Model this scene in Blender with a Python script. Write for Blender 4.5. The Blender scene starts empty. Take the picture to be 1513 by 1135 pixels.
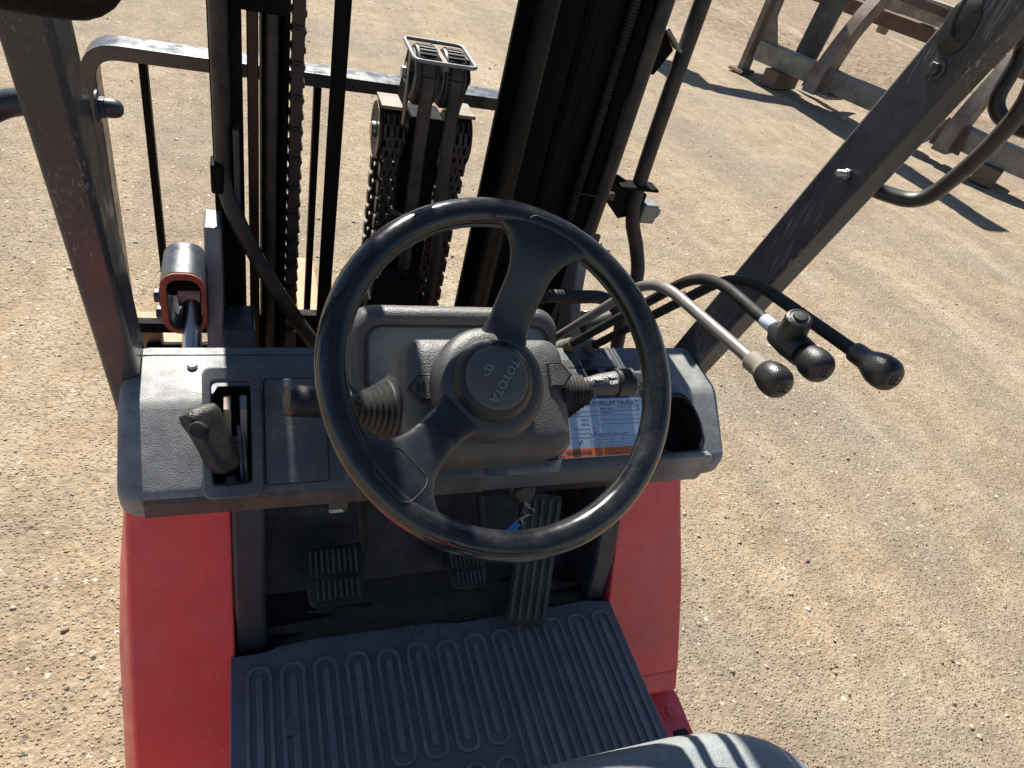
import bpy, bmesh, math, random
import numpy as np
from mathutils import Vector, Matrix, Quaternion, noise
random.seed(7); RNG = np.random.default_rng(7)
D = bpy.data; SC = bpy.context.scene; COL = SC.collection
R = math.radians

# ------------------------------------------------------------------ camera
cam = D.cameras.new('camera'); camo = D.objects.new('camera', cam); COL.objects.link(camo)
cam.sensor_width = 36; cam.lens = 24.15; cam.clip_start = .02; cam.clip_end = 2000
_r = Vector((.932591, -.282419, .224751)); _f = Vector((.360442, .696218, -.620775))
_f.normalize(); _r = (_r - _f * _r.dot(_f)).normalized(); _u = _r.cross(_f)
camo.matrix_world = Matrix(((_r.x, _u.x, -_f.x, 0), (_r.y, _u.y, -_f.y, 0), (_r.z, _u.z, -_f.z, 1.70), (0, 0, 0, 1)))
SC.camera = camo
# ------------------------------------------------------------------ sky, sun, exposure
SUN_EL, SUN_AZ = R(46), R(-2.5)            # azimuth measured from straight ahead (+Y), negative = to the left
world = D.worlds.new('World'); SC.world = world; world.use_nodes = True
wn = world.node_tree.nodes; bg = wn['Background']
sky = wn.new('ShaderNodeTexSky'); sky.sky_type = 'NISHITA'; sky.sun_disc = False
sky.sun_elevation = SUN_EL; sky.sun_rotation = SUN_AZ; sky.air_density = 1.0; sky.dust_density = .25; sky.ozone_density = 2.6
world.node_tree.links.new(sky.outputs[0], bg.inputs[0]); bg.inputs[1].default_value = .052
sun = D.lights.new('sun', 'SUN'); sun.energy = 5.0; sun.angle = R(.53); sun.color = (1, .95, .86)
suno = D.objects.new('sun', sun); COL.objects.link(suno)
sdir = Vector((math.sin(SUN_AZ) * math.cos(SUN_EL), math.cos(SUN_AZ) * math.cos(SUN_EL), math.sin(SUN_EL)))
suno.rotation_euler = sdir.to_track_quat('Z', 'Y').to_euler(); suno.location = sdir * 30
vs = SC.view_settings; vs.view_transform = 'Standard'; vs.look = 'None'; vs.exposure = 1.10; vs.gamma = 1; vs.use_curve_mapping = False
SC.render.engine = 'CYCLES'

# ------------------------------------------------------------------ materials
def ramp(nt, src, stops):
    n = nt.nodes.new('ShaderNodeValToRGB'); el = n.color_ramp.elements
    while len(el) < len(stops): el.new(.5)
    for e, (p, c) in zip(el, stops):
        e.position = p; e.color = (*c, 1) if len(c) == 3 else c
    nt.links.new(src, n.inputs[0]); return n.outputs[0]
def tex(nt, kind, scale, detail=4, rough=.6, vec=None, **kw):
    n = nt.nodes.new('ShaderNodeTex' + kind); n.inputs['Scale'].default_value = scale
    if kind == 'Noise': n.inputs['Detail'].default_value = detail; n.inputs['Roughness'].default_value = rough
    for k, v in kw.items(): setattr(n, k, v)
    if vec: nt.links.new(vec, n.inputs['Vector'])
    return n
def mixc(nt, fac, a, b, mode='MIX'):
    n = nt.nodes.new('ShaderNodeMix'); n.data_type = 'RGBA'; n.blend_type = mode
    for s, v in ((n.inputs[0], fac), (n.inputs[6], a), (n.inputs[7], b)):
        if isinstance(v, (int, float)): s.default_value = v
        elif isinstance(v, tuple): s.default_value = (*v, 1)
        else: nt.links.new(v, s)
    return n.outputs[2]
def mat(name, col, rough=.5, metal=0, spec=.5, dirt=None, dirt_amt=.4, dirt_scale=14, var=.12, grain=0, grain_scale=900, bump=0, bump_scale=60,
        coat=0, scratch=0, scratch_col=(.5, .5, .5), stretch=(1, 1, 1), rvar=.12, ends=None):
    m = D.materials.new(name); m.use_nodes = True; nt = m.node_tree; b = nt.nodes['Principled BSDF']
    tc = nt.nodes.new('ShaderNodeTexCoord'); mp = nt.nodes.new('ShaderNodeMapping'); nt.links.new(tc.outputs['Object'], mp.inputs[0])
    mp.inputs['Scale'].default_value = stretch; vec = mp.outputs[0]
    n1 = tex(nt, 'Noise', 9, 3, .65, vec)
    c = mixc(nt, 1.0, col, ramp(nt, n1.outputs[0], [(.3, (1 - var,) * 3), (.7, (1 + var,) * 3)]), 'MULTIPLY')
    rv = None
    if dirt:
        n2 = tex(nt, 'Noise', dirt_scale, 5, .72, vec)
        f = ramp(nt, n2.outputs[0], [(.42, (0, 0, 0)), (.72, (dirt_amt,) * 3)])
        n3 = tex(nt, 'Noise', dirt_scale * 22, 1, .8, vec)
        f2 = mixc(nt, 1.0, f, ramp(nt, n3.outputs[0], [(.3, (.35,) * 3), (.7, (1, 1, 1))]), 'MULTIPLY')
        c = mixc(nt, f2, c, dirt)
        rv = f
    if ends:                                                              # paler dust tone at both outer sides, sunlit brightness put into the base colour
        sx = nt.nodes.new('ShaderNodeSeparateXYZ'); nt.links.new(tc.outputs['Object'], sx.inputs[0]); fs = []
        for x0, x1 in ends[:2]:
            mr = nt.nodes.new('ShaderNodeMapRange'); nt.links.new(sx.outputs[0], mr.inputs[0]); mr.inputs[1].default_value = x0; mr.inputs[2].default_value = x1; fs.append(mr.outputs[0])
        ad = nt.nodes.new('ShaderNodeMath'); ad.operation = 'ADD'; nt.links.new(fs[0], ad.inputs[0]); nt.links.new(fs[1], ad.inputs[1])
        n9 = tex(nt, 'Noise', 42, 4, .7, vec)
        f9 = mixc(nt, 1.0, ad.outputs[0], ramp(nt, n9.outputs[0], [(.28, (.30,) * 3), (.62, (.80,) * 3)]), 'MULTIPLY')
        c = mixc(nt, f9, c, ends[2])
    if scratch:
        mp2 = nt.nodes.new('ShaderNodeMapping'); nt.links.new(tc.outputs['Object'], mp2.inputs[0]); mp2.inputs['Scale'].default_value = (1, 1, .045)
        mp2.inputs['Rotation'].default_value = (R(-16), 0, 0)
        n4 = tex(nt, 'Noise', 420, 2, .7, mp2.outputs[0])
        n5 = tex(nt, 'Noise', 11, 4, .6, vec)
        g = mixc(nt, 1.0, ramp(nt, n4.outputs[0], [(.57, (0, 0, 0)), (.66, (1, 1, 1))]), ramp(nt, n5.outputs[0], [(.45, (0, 0, 0)), (.68, (scratch,) * 3)]), 'MULTIPLY')
        c = mixc(nt, g, c, scratch_col)
    nt.links.new(c, b.inputs['Base Color'])
    b.inputs['Metallic'].default_value = metal; b.inputs['Specular IOR Level'].default_value = spec
    n6 = tex(nt, 'Noise', 35, 2, .6, vec)
    rr = ramp(nt, n6.outputs[0], [(.3, (max(0, rough - rvar),) * 3), (.7, (min(1, rough + rvar),) * 3)])
    if rv is not None: rr = mixc(nt, rv, rr, (min(1, rough + .3),) * 3)
    nt.links.new(rr, b.inputs['Roughness'])
    if coat: b.inputs['Coat Weight'].default_value = coat; b.inputs['Coat Roughness'].default_value = .12
    hs = None
    if grain:
        n7 = tex(nt, 'Voronoi', grain_scale, vec=tc.outputs['Object'])
        bp = nt.nodes.new('ShaderNodeBump'); bp.inputs['Strength'].default_value = grain; bp.inputs['Distance'].default_value = .0006
        nt.links.new(n7.outputs['Distance'], bp.inputs['Height']); hs = bp
    if bump:
        n8 = tex(nt, 'Noise', bump_scale, 2, .6, vec)
        bp = nt.nodes.new('ShaderNodeBump'); bp.inputs['Strength'].default_value = bump; bp.inputs['Distance'].default_value = .004
        nt.links.new(n8.outputs[0], bp.inputs['Height'])
        if hs: nt.links.new(hs.outputs[0], bp.inputs['Normal'])
        hs = bp
    if hs: nt.links.new(hs.outputs[0], b.inputs['Normal'])
    return m
DUST = (.34, .27, .19)
M = dict(
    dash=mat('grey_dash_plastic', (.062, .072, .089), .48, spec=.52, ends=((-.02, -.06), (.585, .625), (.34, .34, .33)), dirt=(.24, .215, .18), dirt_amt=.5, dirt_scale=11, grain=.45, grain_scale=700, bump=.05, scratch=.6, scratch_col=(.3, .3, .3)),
    shroud=mat('grained_shroud_plastic', (.070, .071, .072), .45, spec=.7, dirt=(.27, .23, .18), dirt_amt=.35, dirt_scale=16, grain=.8, grain_scale=620),
    black=mat('black_plastic', (.012, .013, .015), .36, dirt=DUST, dirt_amt=.16, dirt_scale=20, grain=.3),
    wheel=mat('glossy_black_wheel_skin', (.008, .009, .012), .16, spec=.65, dirt=(.15, .135, .11), dirt_amt=.22, dirt_scale=26, rvar=.1, bump=.02),
    hub=mat('grained_hub_plastic', (.040, .041, .043), .42, spec=.7, dirt=(.18, .16, .13), dirt_amt=.2, dirt_scale=22, grain=.5, grain_scale=900),
    hubdisc=mat('lit_hub_disc', (.075, .075, .073), .42, spec=.8, dirt=(.2, .18, .15), dirt_amt=.3, dirt_scale=40, grain=.9, grain_scale=800),  # paler copy of the hub plastic, its sunlit look put into the colour
    grip=mat('coarse_grained_grip', (.016, .016, .017), .42, dirt=DUST, dirt_amt=.18, dirt_scale=30, grain=.8, grain_scale=760),
    rubber=mat('black_rubber', (.012, .012, .013), .55, dirt=DUST, dirt_amt=.22, dirt_scale=24, bump=.06),
    boot=mat('dusty_rubber_boot', (.024, .024, .025), .62, dirt=(.30, .26, .20), dirt_amt=.25, dirt_scale=26),
    dustboot=mat('pale_dusty_boot', (.10, .09, .075), .65, dirt=(.42, .36, .28), dirt_amt=.7, dirt_scale=30),
    trim=mat('dark_trim_plastic', (.030, .036, .048), .42, dirt=(.16, .14, .12), dirt_amt=.25, dirt_scale=24, grain=.3),
    pedalrib=mat('dusty_pedal_rubber', (.060, .062, .066), .6, dirt=(.20, .18, .15), dirt_amt=.6, dirt_scale=30),
    toepatch=mat('bare_scuffed_patch', (.13, .112, .09), .45, dirt=(.014, .012, .011), dirt_amt=.9, dirt_scale=26, bump=.1),
    spoke=mat('satin_black_spoke', (.010, .011, .014), .30, spec=.65, dirt=(.14, .125, .10), dirt_amt=.14, dirt_scale=30, grain=.25, grain_scale=900),
    matrub=mat('floor_mat_rubber', (.165, .180, .200), .5, dirt=(.33, .30, .25), dirt_amt=.85, dirt_scale=22, bump=.10, bump_scale=170, grain=.2),
    matgroove=mat('floor_mat_dusty_rubber', (.115, .134, .162), .48, dirt=(.27, .24, .20), dirt_amt=.8, dirt_scale=26, bump=.12, bump_scale=170),
    toe=mat('oily_toe_plate', (.018, .020, .026), .34, dirt=(.11, .095, .08), dirt_amt=.8, dirt_scale=7, bump=.15, bump_scale=14),
    guard=mat('charcoal_guard_paint', (.036, .042, .054), .36, spec=.42, dirt=(.25, .22, .18), dirt_amt=.08, dirt_scale=60, scratch=.75, scratch_col=(.36, .36, .37), bump=.03),
    mast=mat('black_mast_paint', (.0045, .0045, .005), .6, spec=.06, dirt=(.10, .08, .06), dirt_amt=.22, dirt_scale=16, stretch=(1, 1, .12)),
    slide=mat('polished_greased_slide', (.05, .038, .028), .42, metal=.6, dirt=(.05, .035, .025), dirt_amt=.7, dirt_scale=20, stretch=(1, 1, .08), bump=.2, bump_scale=160),
    grease=mat('greasy_chain', (.022, .019, .017), .38, dirt=(.10, .07, .05), dirt_amt=.4, dirt_scale=60),
    steel=mat('bare_steel', (.42, .42, .42), .36, metal=.9, dirt=(.2, .16, .12), dirt_amt=.35, dirt_scale=40),
    chrome=mat('worn_chrome', (.55, .53, .5), .22, metal=1, dirt=(.16, .12, .09), dirt_amt=.4, dirt_scale=24),
    emboss=mat('worn_embossing', (.26, .26, .25), .5, dirt=(.3, .27, .22), dirt_amt=.3, dirt_scale=50),
    hoop=mat('worn_black_hoop_paint', (.018, .020, .023), .33, spec=.9, dirt=(.25, .22, .18), dirt_amt=.25, dirt_scale=30, grain=.3, grain_scale=300),
    silver=mat('galvanised_bar', (.36, .38, .41), .42, metal=.55, dirt=(.25, .22, .18), dirt_amt=.35, dirt_scale=30, grain=.3, grain_scale=300),
    greyplate=mat('worn_grey_steel', (.20, .21, .22), .45, metal=.4, dirt=(.33, .3, .26), dirt_amt=.45, dirt_scale=28, bump=.1, bump_scale=220),
    red=mat('red_truck_paint', (.88, .080, .085), .36, dirt=(.62, .30, .27), dirt_amt=.5, dirt_scale=5, scratch=.6, scratch_col=(.75, .42, .40), bump=.02, var=.08),
    rustred=mat('rusty_red_casting', (.27, .065, .035), .65, dirt=(.09, .045, .03), dirt_amt=.7, dirt_scale=40, bump=.3, bump_scale=150),
    fork=mat('worn_fork_steel', (.36, .20, .10), .65, dirt=(.50, .43, .35), dirt_amt=.8, dirt_scale=7, bump=.15, bump_scale=60),
    vinyl=mat('grey_seat_vinyl', (.20, .22, .225), .46, dirt=(.36, .36, .34), dirt_amt=.5, dirt_scale=24, bump=.3, bump_scale=70, grain=.5, grain_scale=420, scratch=.5, scratch_col=(.42, .42, .4)),
    lip=mat('dust_caked_plastic', (.075, .068, .060), .6, dirt=(.22, .17, .125), dirt_amt=.75, dirt_scale=30, stretch=(1, .4, .4)),
    dark=mat('dark_recess', (.006, .006, .007), .8, var=.3),
    beige=mat('dusty_linkage_steel', (.42, .36, .28), .6, metal=.2, dirt=(.12, .1, .08), dirt_amt=.5, dirt_scale=60),
    white=mat('white_print', (.62, .62, .6), .5, dirt=DUST, dirt_amt=.35, dirt_scale=60),
    plate=mat('brushed_data_plate', (.52, .60, .70), .26, metal=.6, dirt=(.5, .47, .42), dirt_amt=.2, dirt_scale=40),
    orange=mat('orange_warning_print', (.55, .13, .02), .4, dirt=(.25, .12, .07), dirt_amt=.5, dirt_scale=60),
    ink=mat('dark_plate_ink', (.03, .035, .05), .5),
    blue=mat('blue_key_tag', (.006, .16, .62), .35),
    sticker=mat('pale_sticker', (.42, .48, .58), .35, dirt=DUST, dirt_amt=.2, dirt_scale=60),
    tan=mat('worn_lever_steel', (.20, .185, .17), .42, metal=.4, dirt=(.12, .1, .09), dirt_amt=.4, dirt_scale=34),
    tyre=mat('tyre_rubber', (.02, .02, .02), .75, dirt=DUST, dirt_amt=.5, dirt_scale=18),
    timber=mat('weathered_timber', (.16, .11, .075), .8, dirt=(.06, .045, .035), dirt_amt=.6, dirt_scale=9, stretch=(1, 1, 5), bump=.3, bump_scale=40),
    cream=mat('faded_cream_paint', (.31, .28, .22), .55, dirt=(.10, .055, .035), dirt_amt=.9, dirt_scale=6, var=.3, bump=.15, bump_scale=50),
    beamgrey=mat('worn_grey_green_beam', (.215, .205, .17), .5, dirt=(.11, .062, .04), dirt_amt=.85, dirt_scale=4, var=.35, bump=.15, bump_scale=40),
    rust=mat('rusted_steel', (.105, .058, .038), .75, dirt=(.21, .17, .135), dirt_amt=.6, dirt_scale=8, bump=.25, bump_scale=60),
    greysteel=mat('weathered_grey_steel', (.185, .15, .12), .5, metal=.2, var=.3, dirt=(.11, .05, .028), dirt_amt=.9, dirt_scale=5, bump=.2, bump_scale=40),
    darksteel=mat('dark_blade_steel', (.045, .045, .05), .5, metal=.2, dirt=(.3, .27, .24), dirt_amt=.5, dirt_scale=4),
)
def display_mat():
    m = mat('dusty_display_window', (.12, .165, .18), .34, dirt=(.30, .32, .31), dirt_amt=.55, dirt_scale=30)
    return m
M['display'] = display_mat()
M['leverblack'] = mat('chipped_black_lever', (.008, .008, .009), .62, spec=.3, dirt=(.13, .10, .08), dirt_amt=.3, dirt_scale=60)

def ground_mat():
    m = D.materials.new('packed_dirt_and_gravel'); m.use_nodes = True; nt = m.node_tree; b = nt.nodes['Principled BSDF']
    tc = nt.nodes.new('ShaderNodeTexCoord'); v = tc.outputs['Object']
    big = tex(nt, 'Noise', .9, 3, .6, v); mid = tex(nt, 'Noise', 7, 4, .7, v); fine = tex(nt, 'Noise', 70, 4, .75, v)
    vor = tex(nt, 'Voronoi', 105, vec=v); vor2 = tex(nt, 'Voronoi', 46, vec=v)
    c = ramp(nt, mid.outputs[0], [(.25, (.270, .200, .128)), (.5, (.340, .263, .178)), (.75, (.400, .322, .230))])
    grey = ramp(nt, big.outputs[0], [(.46, (0, 0, 0)), (.66, (.75,) * 3)])
    c = mixc(nt, grey, c, (.245, .215, .172))
    big2 = tex(nt, 'Noise', 2.6, 4, .65, v)
    c = mixc(nt, ramp(nt, big2.outputs[0], [(.52, (0, 0, 0)), (.72, (.6,) * 3)]), c, (.21, .15, .098))
    far = nt.nodes.new('ShaderNodeSeparateXYZ'); nt.links.new(v, far.inputs[0])
    fx = nt.nodes.new('ShaderNodeMath'); fx.operation = 'MULTIPLY_ADD'; nt.links.new(far.outputs[1], fx.inputs[0]); fx.inputs[1].default_value = .35; nt.links.new(far.outputs[0], fx.inputs[2])
    soil = nt.nodes.new('ShaderNodeMapRange'); nt.links.new(fx.outputs[0], soil.inputs[0]); soil.inputs[1].default_value = 8.8; soil.inputs[2].default_value = 10.6; soil.inputs[4].default_value = .8
    c = mixc(nt, soil.outputs[0], c, mixc(nt, ramp(nt, mid.outputs[0], [(.4, (0, 0, 0)), (.6, (1, 1, 1))]), (.13, .09, .06), (.30, .22, .15)))
    mpt = nt.nodes.new('ShaderNodeMapping'); nt.links.new(v, mpt.inputs[0]); mpt.inputs['Rotation'].default_value = (0, 0, R(38)); mpt.inputs['Scale'].default_value = (1.0, .11, 1)
    trk = tex(nt, 'Noise', 2.1, 3, .55, mpt.outputs[0])
    c = mixc(nt, ramp(nt, trk.outputs[0], [(.50, (0, 0, 0)), (.60, (.55,) * 3), (.72, (.15,) * 3)]), c, (.225, .185, .140))
    c = mixc(nt, ramp(nt, trk.outputs[0], [(.30, (.6,) * 3), (.42, (0, 0, 0))]), c, (.42, .348, .258))
    stn = tex(nt, 'Noise', 1.35, 5, .72, v)
    c = mixc(nt, ramp(nt, stn.outputs[0], [(.63, (0, 0, 0)), (.72, (.7,) * 3)]), c, (.15, .118, .085))
    c = mixc(nt, .72, c, ramp(nt, fine.outputs[0], [(.30, (.42, .40, .37)), (.46, (.94,) * 3), (.72, (1.3, 1.28, 1.24))]), 'MULTIPLY')
    # small stones set in the dirt: each voronoi cell its own tint, some pale, some dark
    w = nt.nodes.new('ShaderNodeSeparateColor'); nt.links.new(vor2.outputs['Color'], w.inputs[0])
    tint = ramp(nt, w.outputs[0], [(0, (.06, .055, .05)), (.07, (.10, .09, .08)), (.10, (.3, .24, .17)), (.8, (.36, .29, .21)), (.93, (.48, .42, .34)), (1, (.62, .57, .50))])
    core = ramp(nt, vor2.outputs['Distance'], [(.22, (1, 1, 1)), (.36, (0, 0, 0))])
    sel = ramp(nt, w.outputs[1], [(.52, (0, 0, 0)), (.62, (1, 1, 1))])
    c = mixc(nt, mixc(nt, 1.0, core, sel, 'MULTIPLY'), c, tint)
    w2 = nt.nodes.new('ShaderNodeSeparateColor'); nt.links.new(vor.outputs['Color'], w2.inputs[0])
    sp = mixc(nt, 1.0, ramp(nt, vor.outputs['Distance'], [(.2, (1, 1, 1)), (.42, (0, 0, 0))]), ramp(nt, w2.outputs[1], [(.50, (0, 0, 0)), (.60, (.7,) * 3)]), 'MULTIPLY')
    c = mixc(nt, sp, c, ramp(nt, w2.outputs[0], [(0, (.12, .10, .08)), (.3, (.27, .2, .14)), (.75, (.42, .34, .25)), (1, (.6, .53, .43))]))
    nt.links.new(c, b.inputs['Base Color']); b.inputs['Roughness'].default_value = .92; b.inputs['Specular IOR Level'].default_value = .2
    h = nt.nodes.new('ShaderNodeMath'); h.operation = 'MULTIPLY_ADD'; nt.links.new(fine.outputs[0], h.inputs[0]); h.inputs[1].default_value = 1.0
    nt.links.new(sp, h.inputs[2])
    h2 = nt.nodes.new('ShaderNodeMath'); h2.operation = 'MULTIPLY_ADD'; nt.links.new(mid.outputs[0], h2.inputs[0]); h2.inputs[1].default_value = 1.6; nt.links.new(h.outputs[0], h2.inputs[2])
    bp = nt.nodes.new('ShaderNodeBump'); bp.inputs['Strength'].default_value = .85; bp.inputs['Distance'].default_value = .013
    nt.links.new(h2.outputs[0], bp.inputs['Height']); nt.links.new(bp.outputs[0], b.inputs['Normal'])
    return m

# ------------------------------------------------------------------ mesh helpers
def V3(p): return Vector(p)
def mk(name, verts, faces, m, parent=None, smooth=False, bevel=0, seg=2, sharp=35):
    me = D.meshes.new(name); me.from_pydata([tuple(v) for v in verts], [], faces); me.validate(); me.update()
    bm = bmesh.new(); bm.from_mesh(me); bmesh.ops.recalc_face_normals(bm, faces=bm.faces); bm.to_mesh(me); bm.free()
    return fin(name, me, m, parent, smooth, bevel, seg, sharp)
def fin(name, me, m, parent, smooth, bevel=0, seg=2, sharp=35):
    me.materials.append(M[m] if isinstance(m, str) else m)
    if smooth or bevel:
        me.polygons.foreach_set('use_smooth', [True] * len(me.polygons))
        if not bevel: me.set_sharp_from_angle(angle=R(sharp))
    o = D.objects.new(name, me); COL.objects.link(o); adopt(o, parent)
    if bevel:
        b = o.modifiers.new('bevel', 'BEVEL'); b.width = bevel; b.segments = seg; b.limit_method = 'ANGLE'; b.angle_limit = R(28); b.harden_normals = True
    return o
def adopt(o, parent):
    if parent is not None:
        o.parent = parent
        if parent.type == 'EMPTY': o.matrix_parent_inverse = Matrix.Translation(-parent.location)
def frame(w, up=(0, 0, 1)):
    w = V3(w).normalized(); up = V3(up)
    if abs(w.dot(up)) > .98: up = Vector((0, 1, 0))
    u = up.cross(w).normalized(); return u, w.cross(u), w
def box(name, lo, hi, m, parent=None, bevel=.002, seg=2):
    x0, y0, z0 = lo; x1, y1, z1 = hi
    v = [(x0, y0, z0), (x1, y0, z0), (x1, y1, z0), (x0, y1, z0), (x0, y0, z1), (x1, y0, z1), (x1, y1, z1), (x0, y1, z1)]
    return mk(name, v, [(0, 3, 2, 1), (4, 5, 6, 7), (0, 1, 5, 4), (1, 2, 6, 5), (2, 3, 7, 6), (3, 0, 4, 7)], m, parent, bevel=bevel, seg=seg)
def loft(name, rings, m, parent=None, smooth=True, caps=True, bevel=0, closed_path=False, sharp=35):
    n = len(rings[0]); v = [p for r in rings for p in r]; f = []
    k = len(rings)
    for i in range(k if closed_path else k - 1):
        a, b = i * n, ((i + 1) % k) * n
        for j in range(n): f.append((a + j, a + (j + 1) % n, b + (j + 1) % n, b + j))
    if caps and not closed_path: f.append(tuple(range(n))[::-1]); f.append(tuple(range((k - 1) * n, k * n)))
    return mk(name, v, f, m, parent, smooth, bevel, sharp=sharp)
def prism(name, poly, o, u, v, w, m, parent=None, bevel=.0015, seg=2):
    o, u, v, w = V3(o), V3(u), V3(v), V3(w)
    r0 = [o + u * a + v * b for a, b in poly]; r1 = [p + w for p in r0]
    return loft(name, [r0, r1], m, parent, smooth=False, bevel=bevel)
def rrect(w, h, r, n=5, cx=0, cy=0):
    out = []
    for sx, sy, a0 in ((1, 1, 0), (-1, 1, 90), (-1, -1, 180), (1, -1, 270)):
        for i in range(n + 1):
            a = R(a0 + 90 * i / n); out.append((cx + sx * (w / 2 - r) + r * math.cos(a), cy + sy * (h / 2 - r) + r * math.sin(a)))
    return out
def catmull(pts, n=8):
    pts = [V3(p) for p in pts]; out = []
    e = [pts[0] * 2 - pts[1]] + pts + [pts[-1] * 2 - pts[-2]]
    for i in range(1, len(e) - 2):
        p0, p1, p2, p3 = e[i - 1:i + 3]
        for k in range(n):
            t = k / n; out.append(.5 * ((2 * p1) + (p2 - p0) * t + (2 * p0 - 5 * p1 + 4 * p2 - p3) * t * t + (3 * p1 - p0 - 3 * p2 + p3) * t ** 3))
    return out + [pts[-1]]
def fillet(pts, rad, n=7):
    pts = [V3(p) for p in pts]; out = [pts[0]]
    for a, b, c in zip(pts, pts[1:], pts[2:]):
        d1 = (a - b); d2 = (c - b); l = min(rad, d1.length * .48, d2.length * .48); p = b + d1.normalized() * l; q = b + d2.normalized() * l
        for i in range(n + 1):
            t = i / n; out.append(p * (1 - t) ** 2 + b * 2 * t * (1 - t) + q * t * t)
    return out + [pts[-1]]
def tube(name, pts, r, m, parent=None, res=12, closed=False, caps=True, ell=None, sharp=40):
    pts = [V3(p) for p in pts]; k = len(pts)
    tang = [((pts[(i + 1) % k] - pts[i - 1]) if closed else (pts[min(i + 1, k - 1)] - pts[max(i - 1, 0)])).normalized() for i in range(k)]
    u, v, _ = frame(tang[0]); rings = []
    for i in range(k):
        t = tang[i]; u = (u - t * u.dot(t)).normalized(); v = t.cross(u); rr = r[i] if isinstance(r, (list, tuple)) else r
        ea, eb = ell or (1, 1)
        rings.append([pts[i] + u * math.cos(2 * math.pi * j / res) * rr * ea + v * math.sin(2 * math.pi * j / res) * rr * eb for j in range(res)])
    return loft(name, rings, m, parent, True, caps, closed_path=closed, sharp=sharp)
def lathe(name, prof, o, axis, m, parent=None, seg=28, sharp=35, up=(0, 0, 1), squash=(1, 1)):
    u, v, w = frame(axis, up); o = V3(o); rings = []
    for r, h in prof:
        r = max(r, 1e-5); rings.append([o + w * h + (u * math.cos(2 * math.pi * j / seg) * squash[0] + v * math.sin(2 * math.pi * j / seg) * squash[1]) * r for j in range(seg)])
    return loft(name, rings, m, parent, True, True, sharp=sharp)
def cyl(name, a, b, r, m, parent=None, seg=20, ch=.001):
    a, b = V3(a), V3(b); L = (b - a).length; ch = min(ch, r * .4, L * .4)
    return lathe(name, [(r - ch, 0), (r, ch), (r, L - ch), (r - ch, L)], a, b - a, m, parent, seg)
def text(name, body, size, o, u, v, m, parent=None, ext=.0004, align='CENTER', bold=0):
    c = D.curves.new(name, 'FONT'); c.body = body; c.size = size; c.extrude = ext; c.align_x = align; c.align_y = 'CENTER'; c.resolution_u = 2; c.offset = bold
    t = D.objects.new('tmp_text', c); COL.objects.link(t); dg = bpy.context.evaluated_depsgraph_get()
    me = D.meshes.new_from_object(t.evaluated_get(dg)); D.objects.remove(t)
    u, v = V3(u).normalized(), V3(v).normalized(); w = u.cross(v); o = V3(o)
    me.transform(Matrix(((u.x, v.x, w.x, o.x), (u.y, v.y, w.y, o.y), (u.z, v.z, w.z, o.z), (0, 0, 0, 1)))); me.materials.clear()
    me.name = name; return fin(name, me, m, parent, False)
def cut(o, cutters):
    for c in cutters:
        b = o.modifiers.new('cut', 'BOOLEAN'); b.object = c; b.operation = 'DIFFERENCE'; b.solver = 'EXACT'
    dg = bpy.context.evaluated_depsgraph_get(); me = D.meshes.new_from_object(o.evaluated_get(dg))
    o.modifiers.clear(); old = o.data; o.data = me; me.name = old.name
    for c in cutters: D.objects.remove(c)
    me.set_sharp_from_angle(angle=R(30))
    return o
def ring_prism(name, outer, inner, o, u, v, w, m, parent, bevel=.001):
    o, u, v, w = V3(o), V3(u), V3(v), V3(w); n = len(outer)
    vs_ = [o + u * a + v * b for a, b in outer] + [o + u * a + v * b for a, b in inner] + [o + w + u * a + v * b for a, b in outer] + [o + w + u * a + v * b for a, b in inner]
    f = []
    for i in range(n):
        j = (i + 1) % n
        f += [(i, j, 2 * n + j, 2 * n + i), (n + i, 3 * n + i, 3 * n + j, n + j), (2 * n + i, 2 * n + j, 3 * n + j, 3 * n + i), (i, n + i, n + j, j)]
    return mk(name, vs_, f, m, parent, bevel=bevel)
def bolt(name, o, axis, r, h, m, parent, washer=True):
    u, v, w = frame(axis); o = V3(o)
    b = prism(name, [(r * math.cos(R(60 * i)), r * math.sin(R(60 * i))) for i in range(6)], o, u, v, w * h, m, parent, bevel=r * .12)
    if washer: lathe('washer', [(r * 1.55, 0), (r * 1.55, h * .25), (r * 1.4, h * .3)], o, w, m, b, 18)
    return b
def thing(name, label, cat, loc, group=None):
    o = D.objects.new(name, None); COL.objects.link(o); o.location = loc; o.empty_display_size = .1; tag(o, label, cat, group); return o
def tag(o, label=None, cat=None, group=None, kind=None):
    for k, v in (('label', label), ('category', cat), ('group', group), ('kind', kind)):
        if v: o[k] = v
    return o
def linked(src, loc, rot=None, parent=None):
    o = src.copy(); COL.objects.link(o); o.location = loc
    if rot is not None: o.rotation_euler = rot
    if parent is not None: o.parent = parent; o.matrix_parent_inverse = Matrix()
    return o

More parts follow.
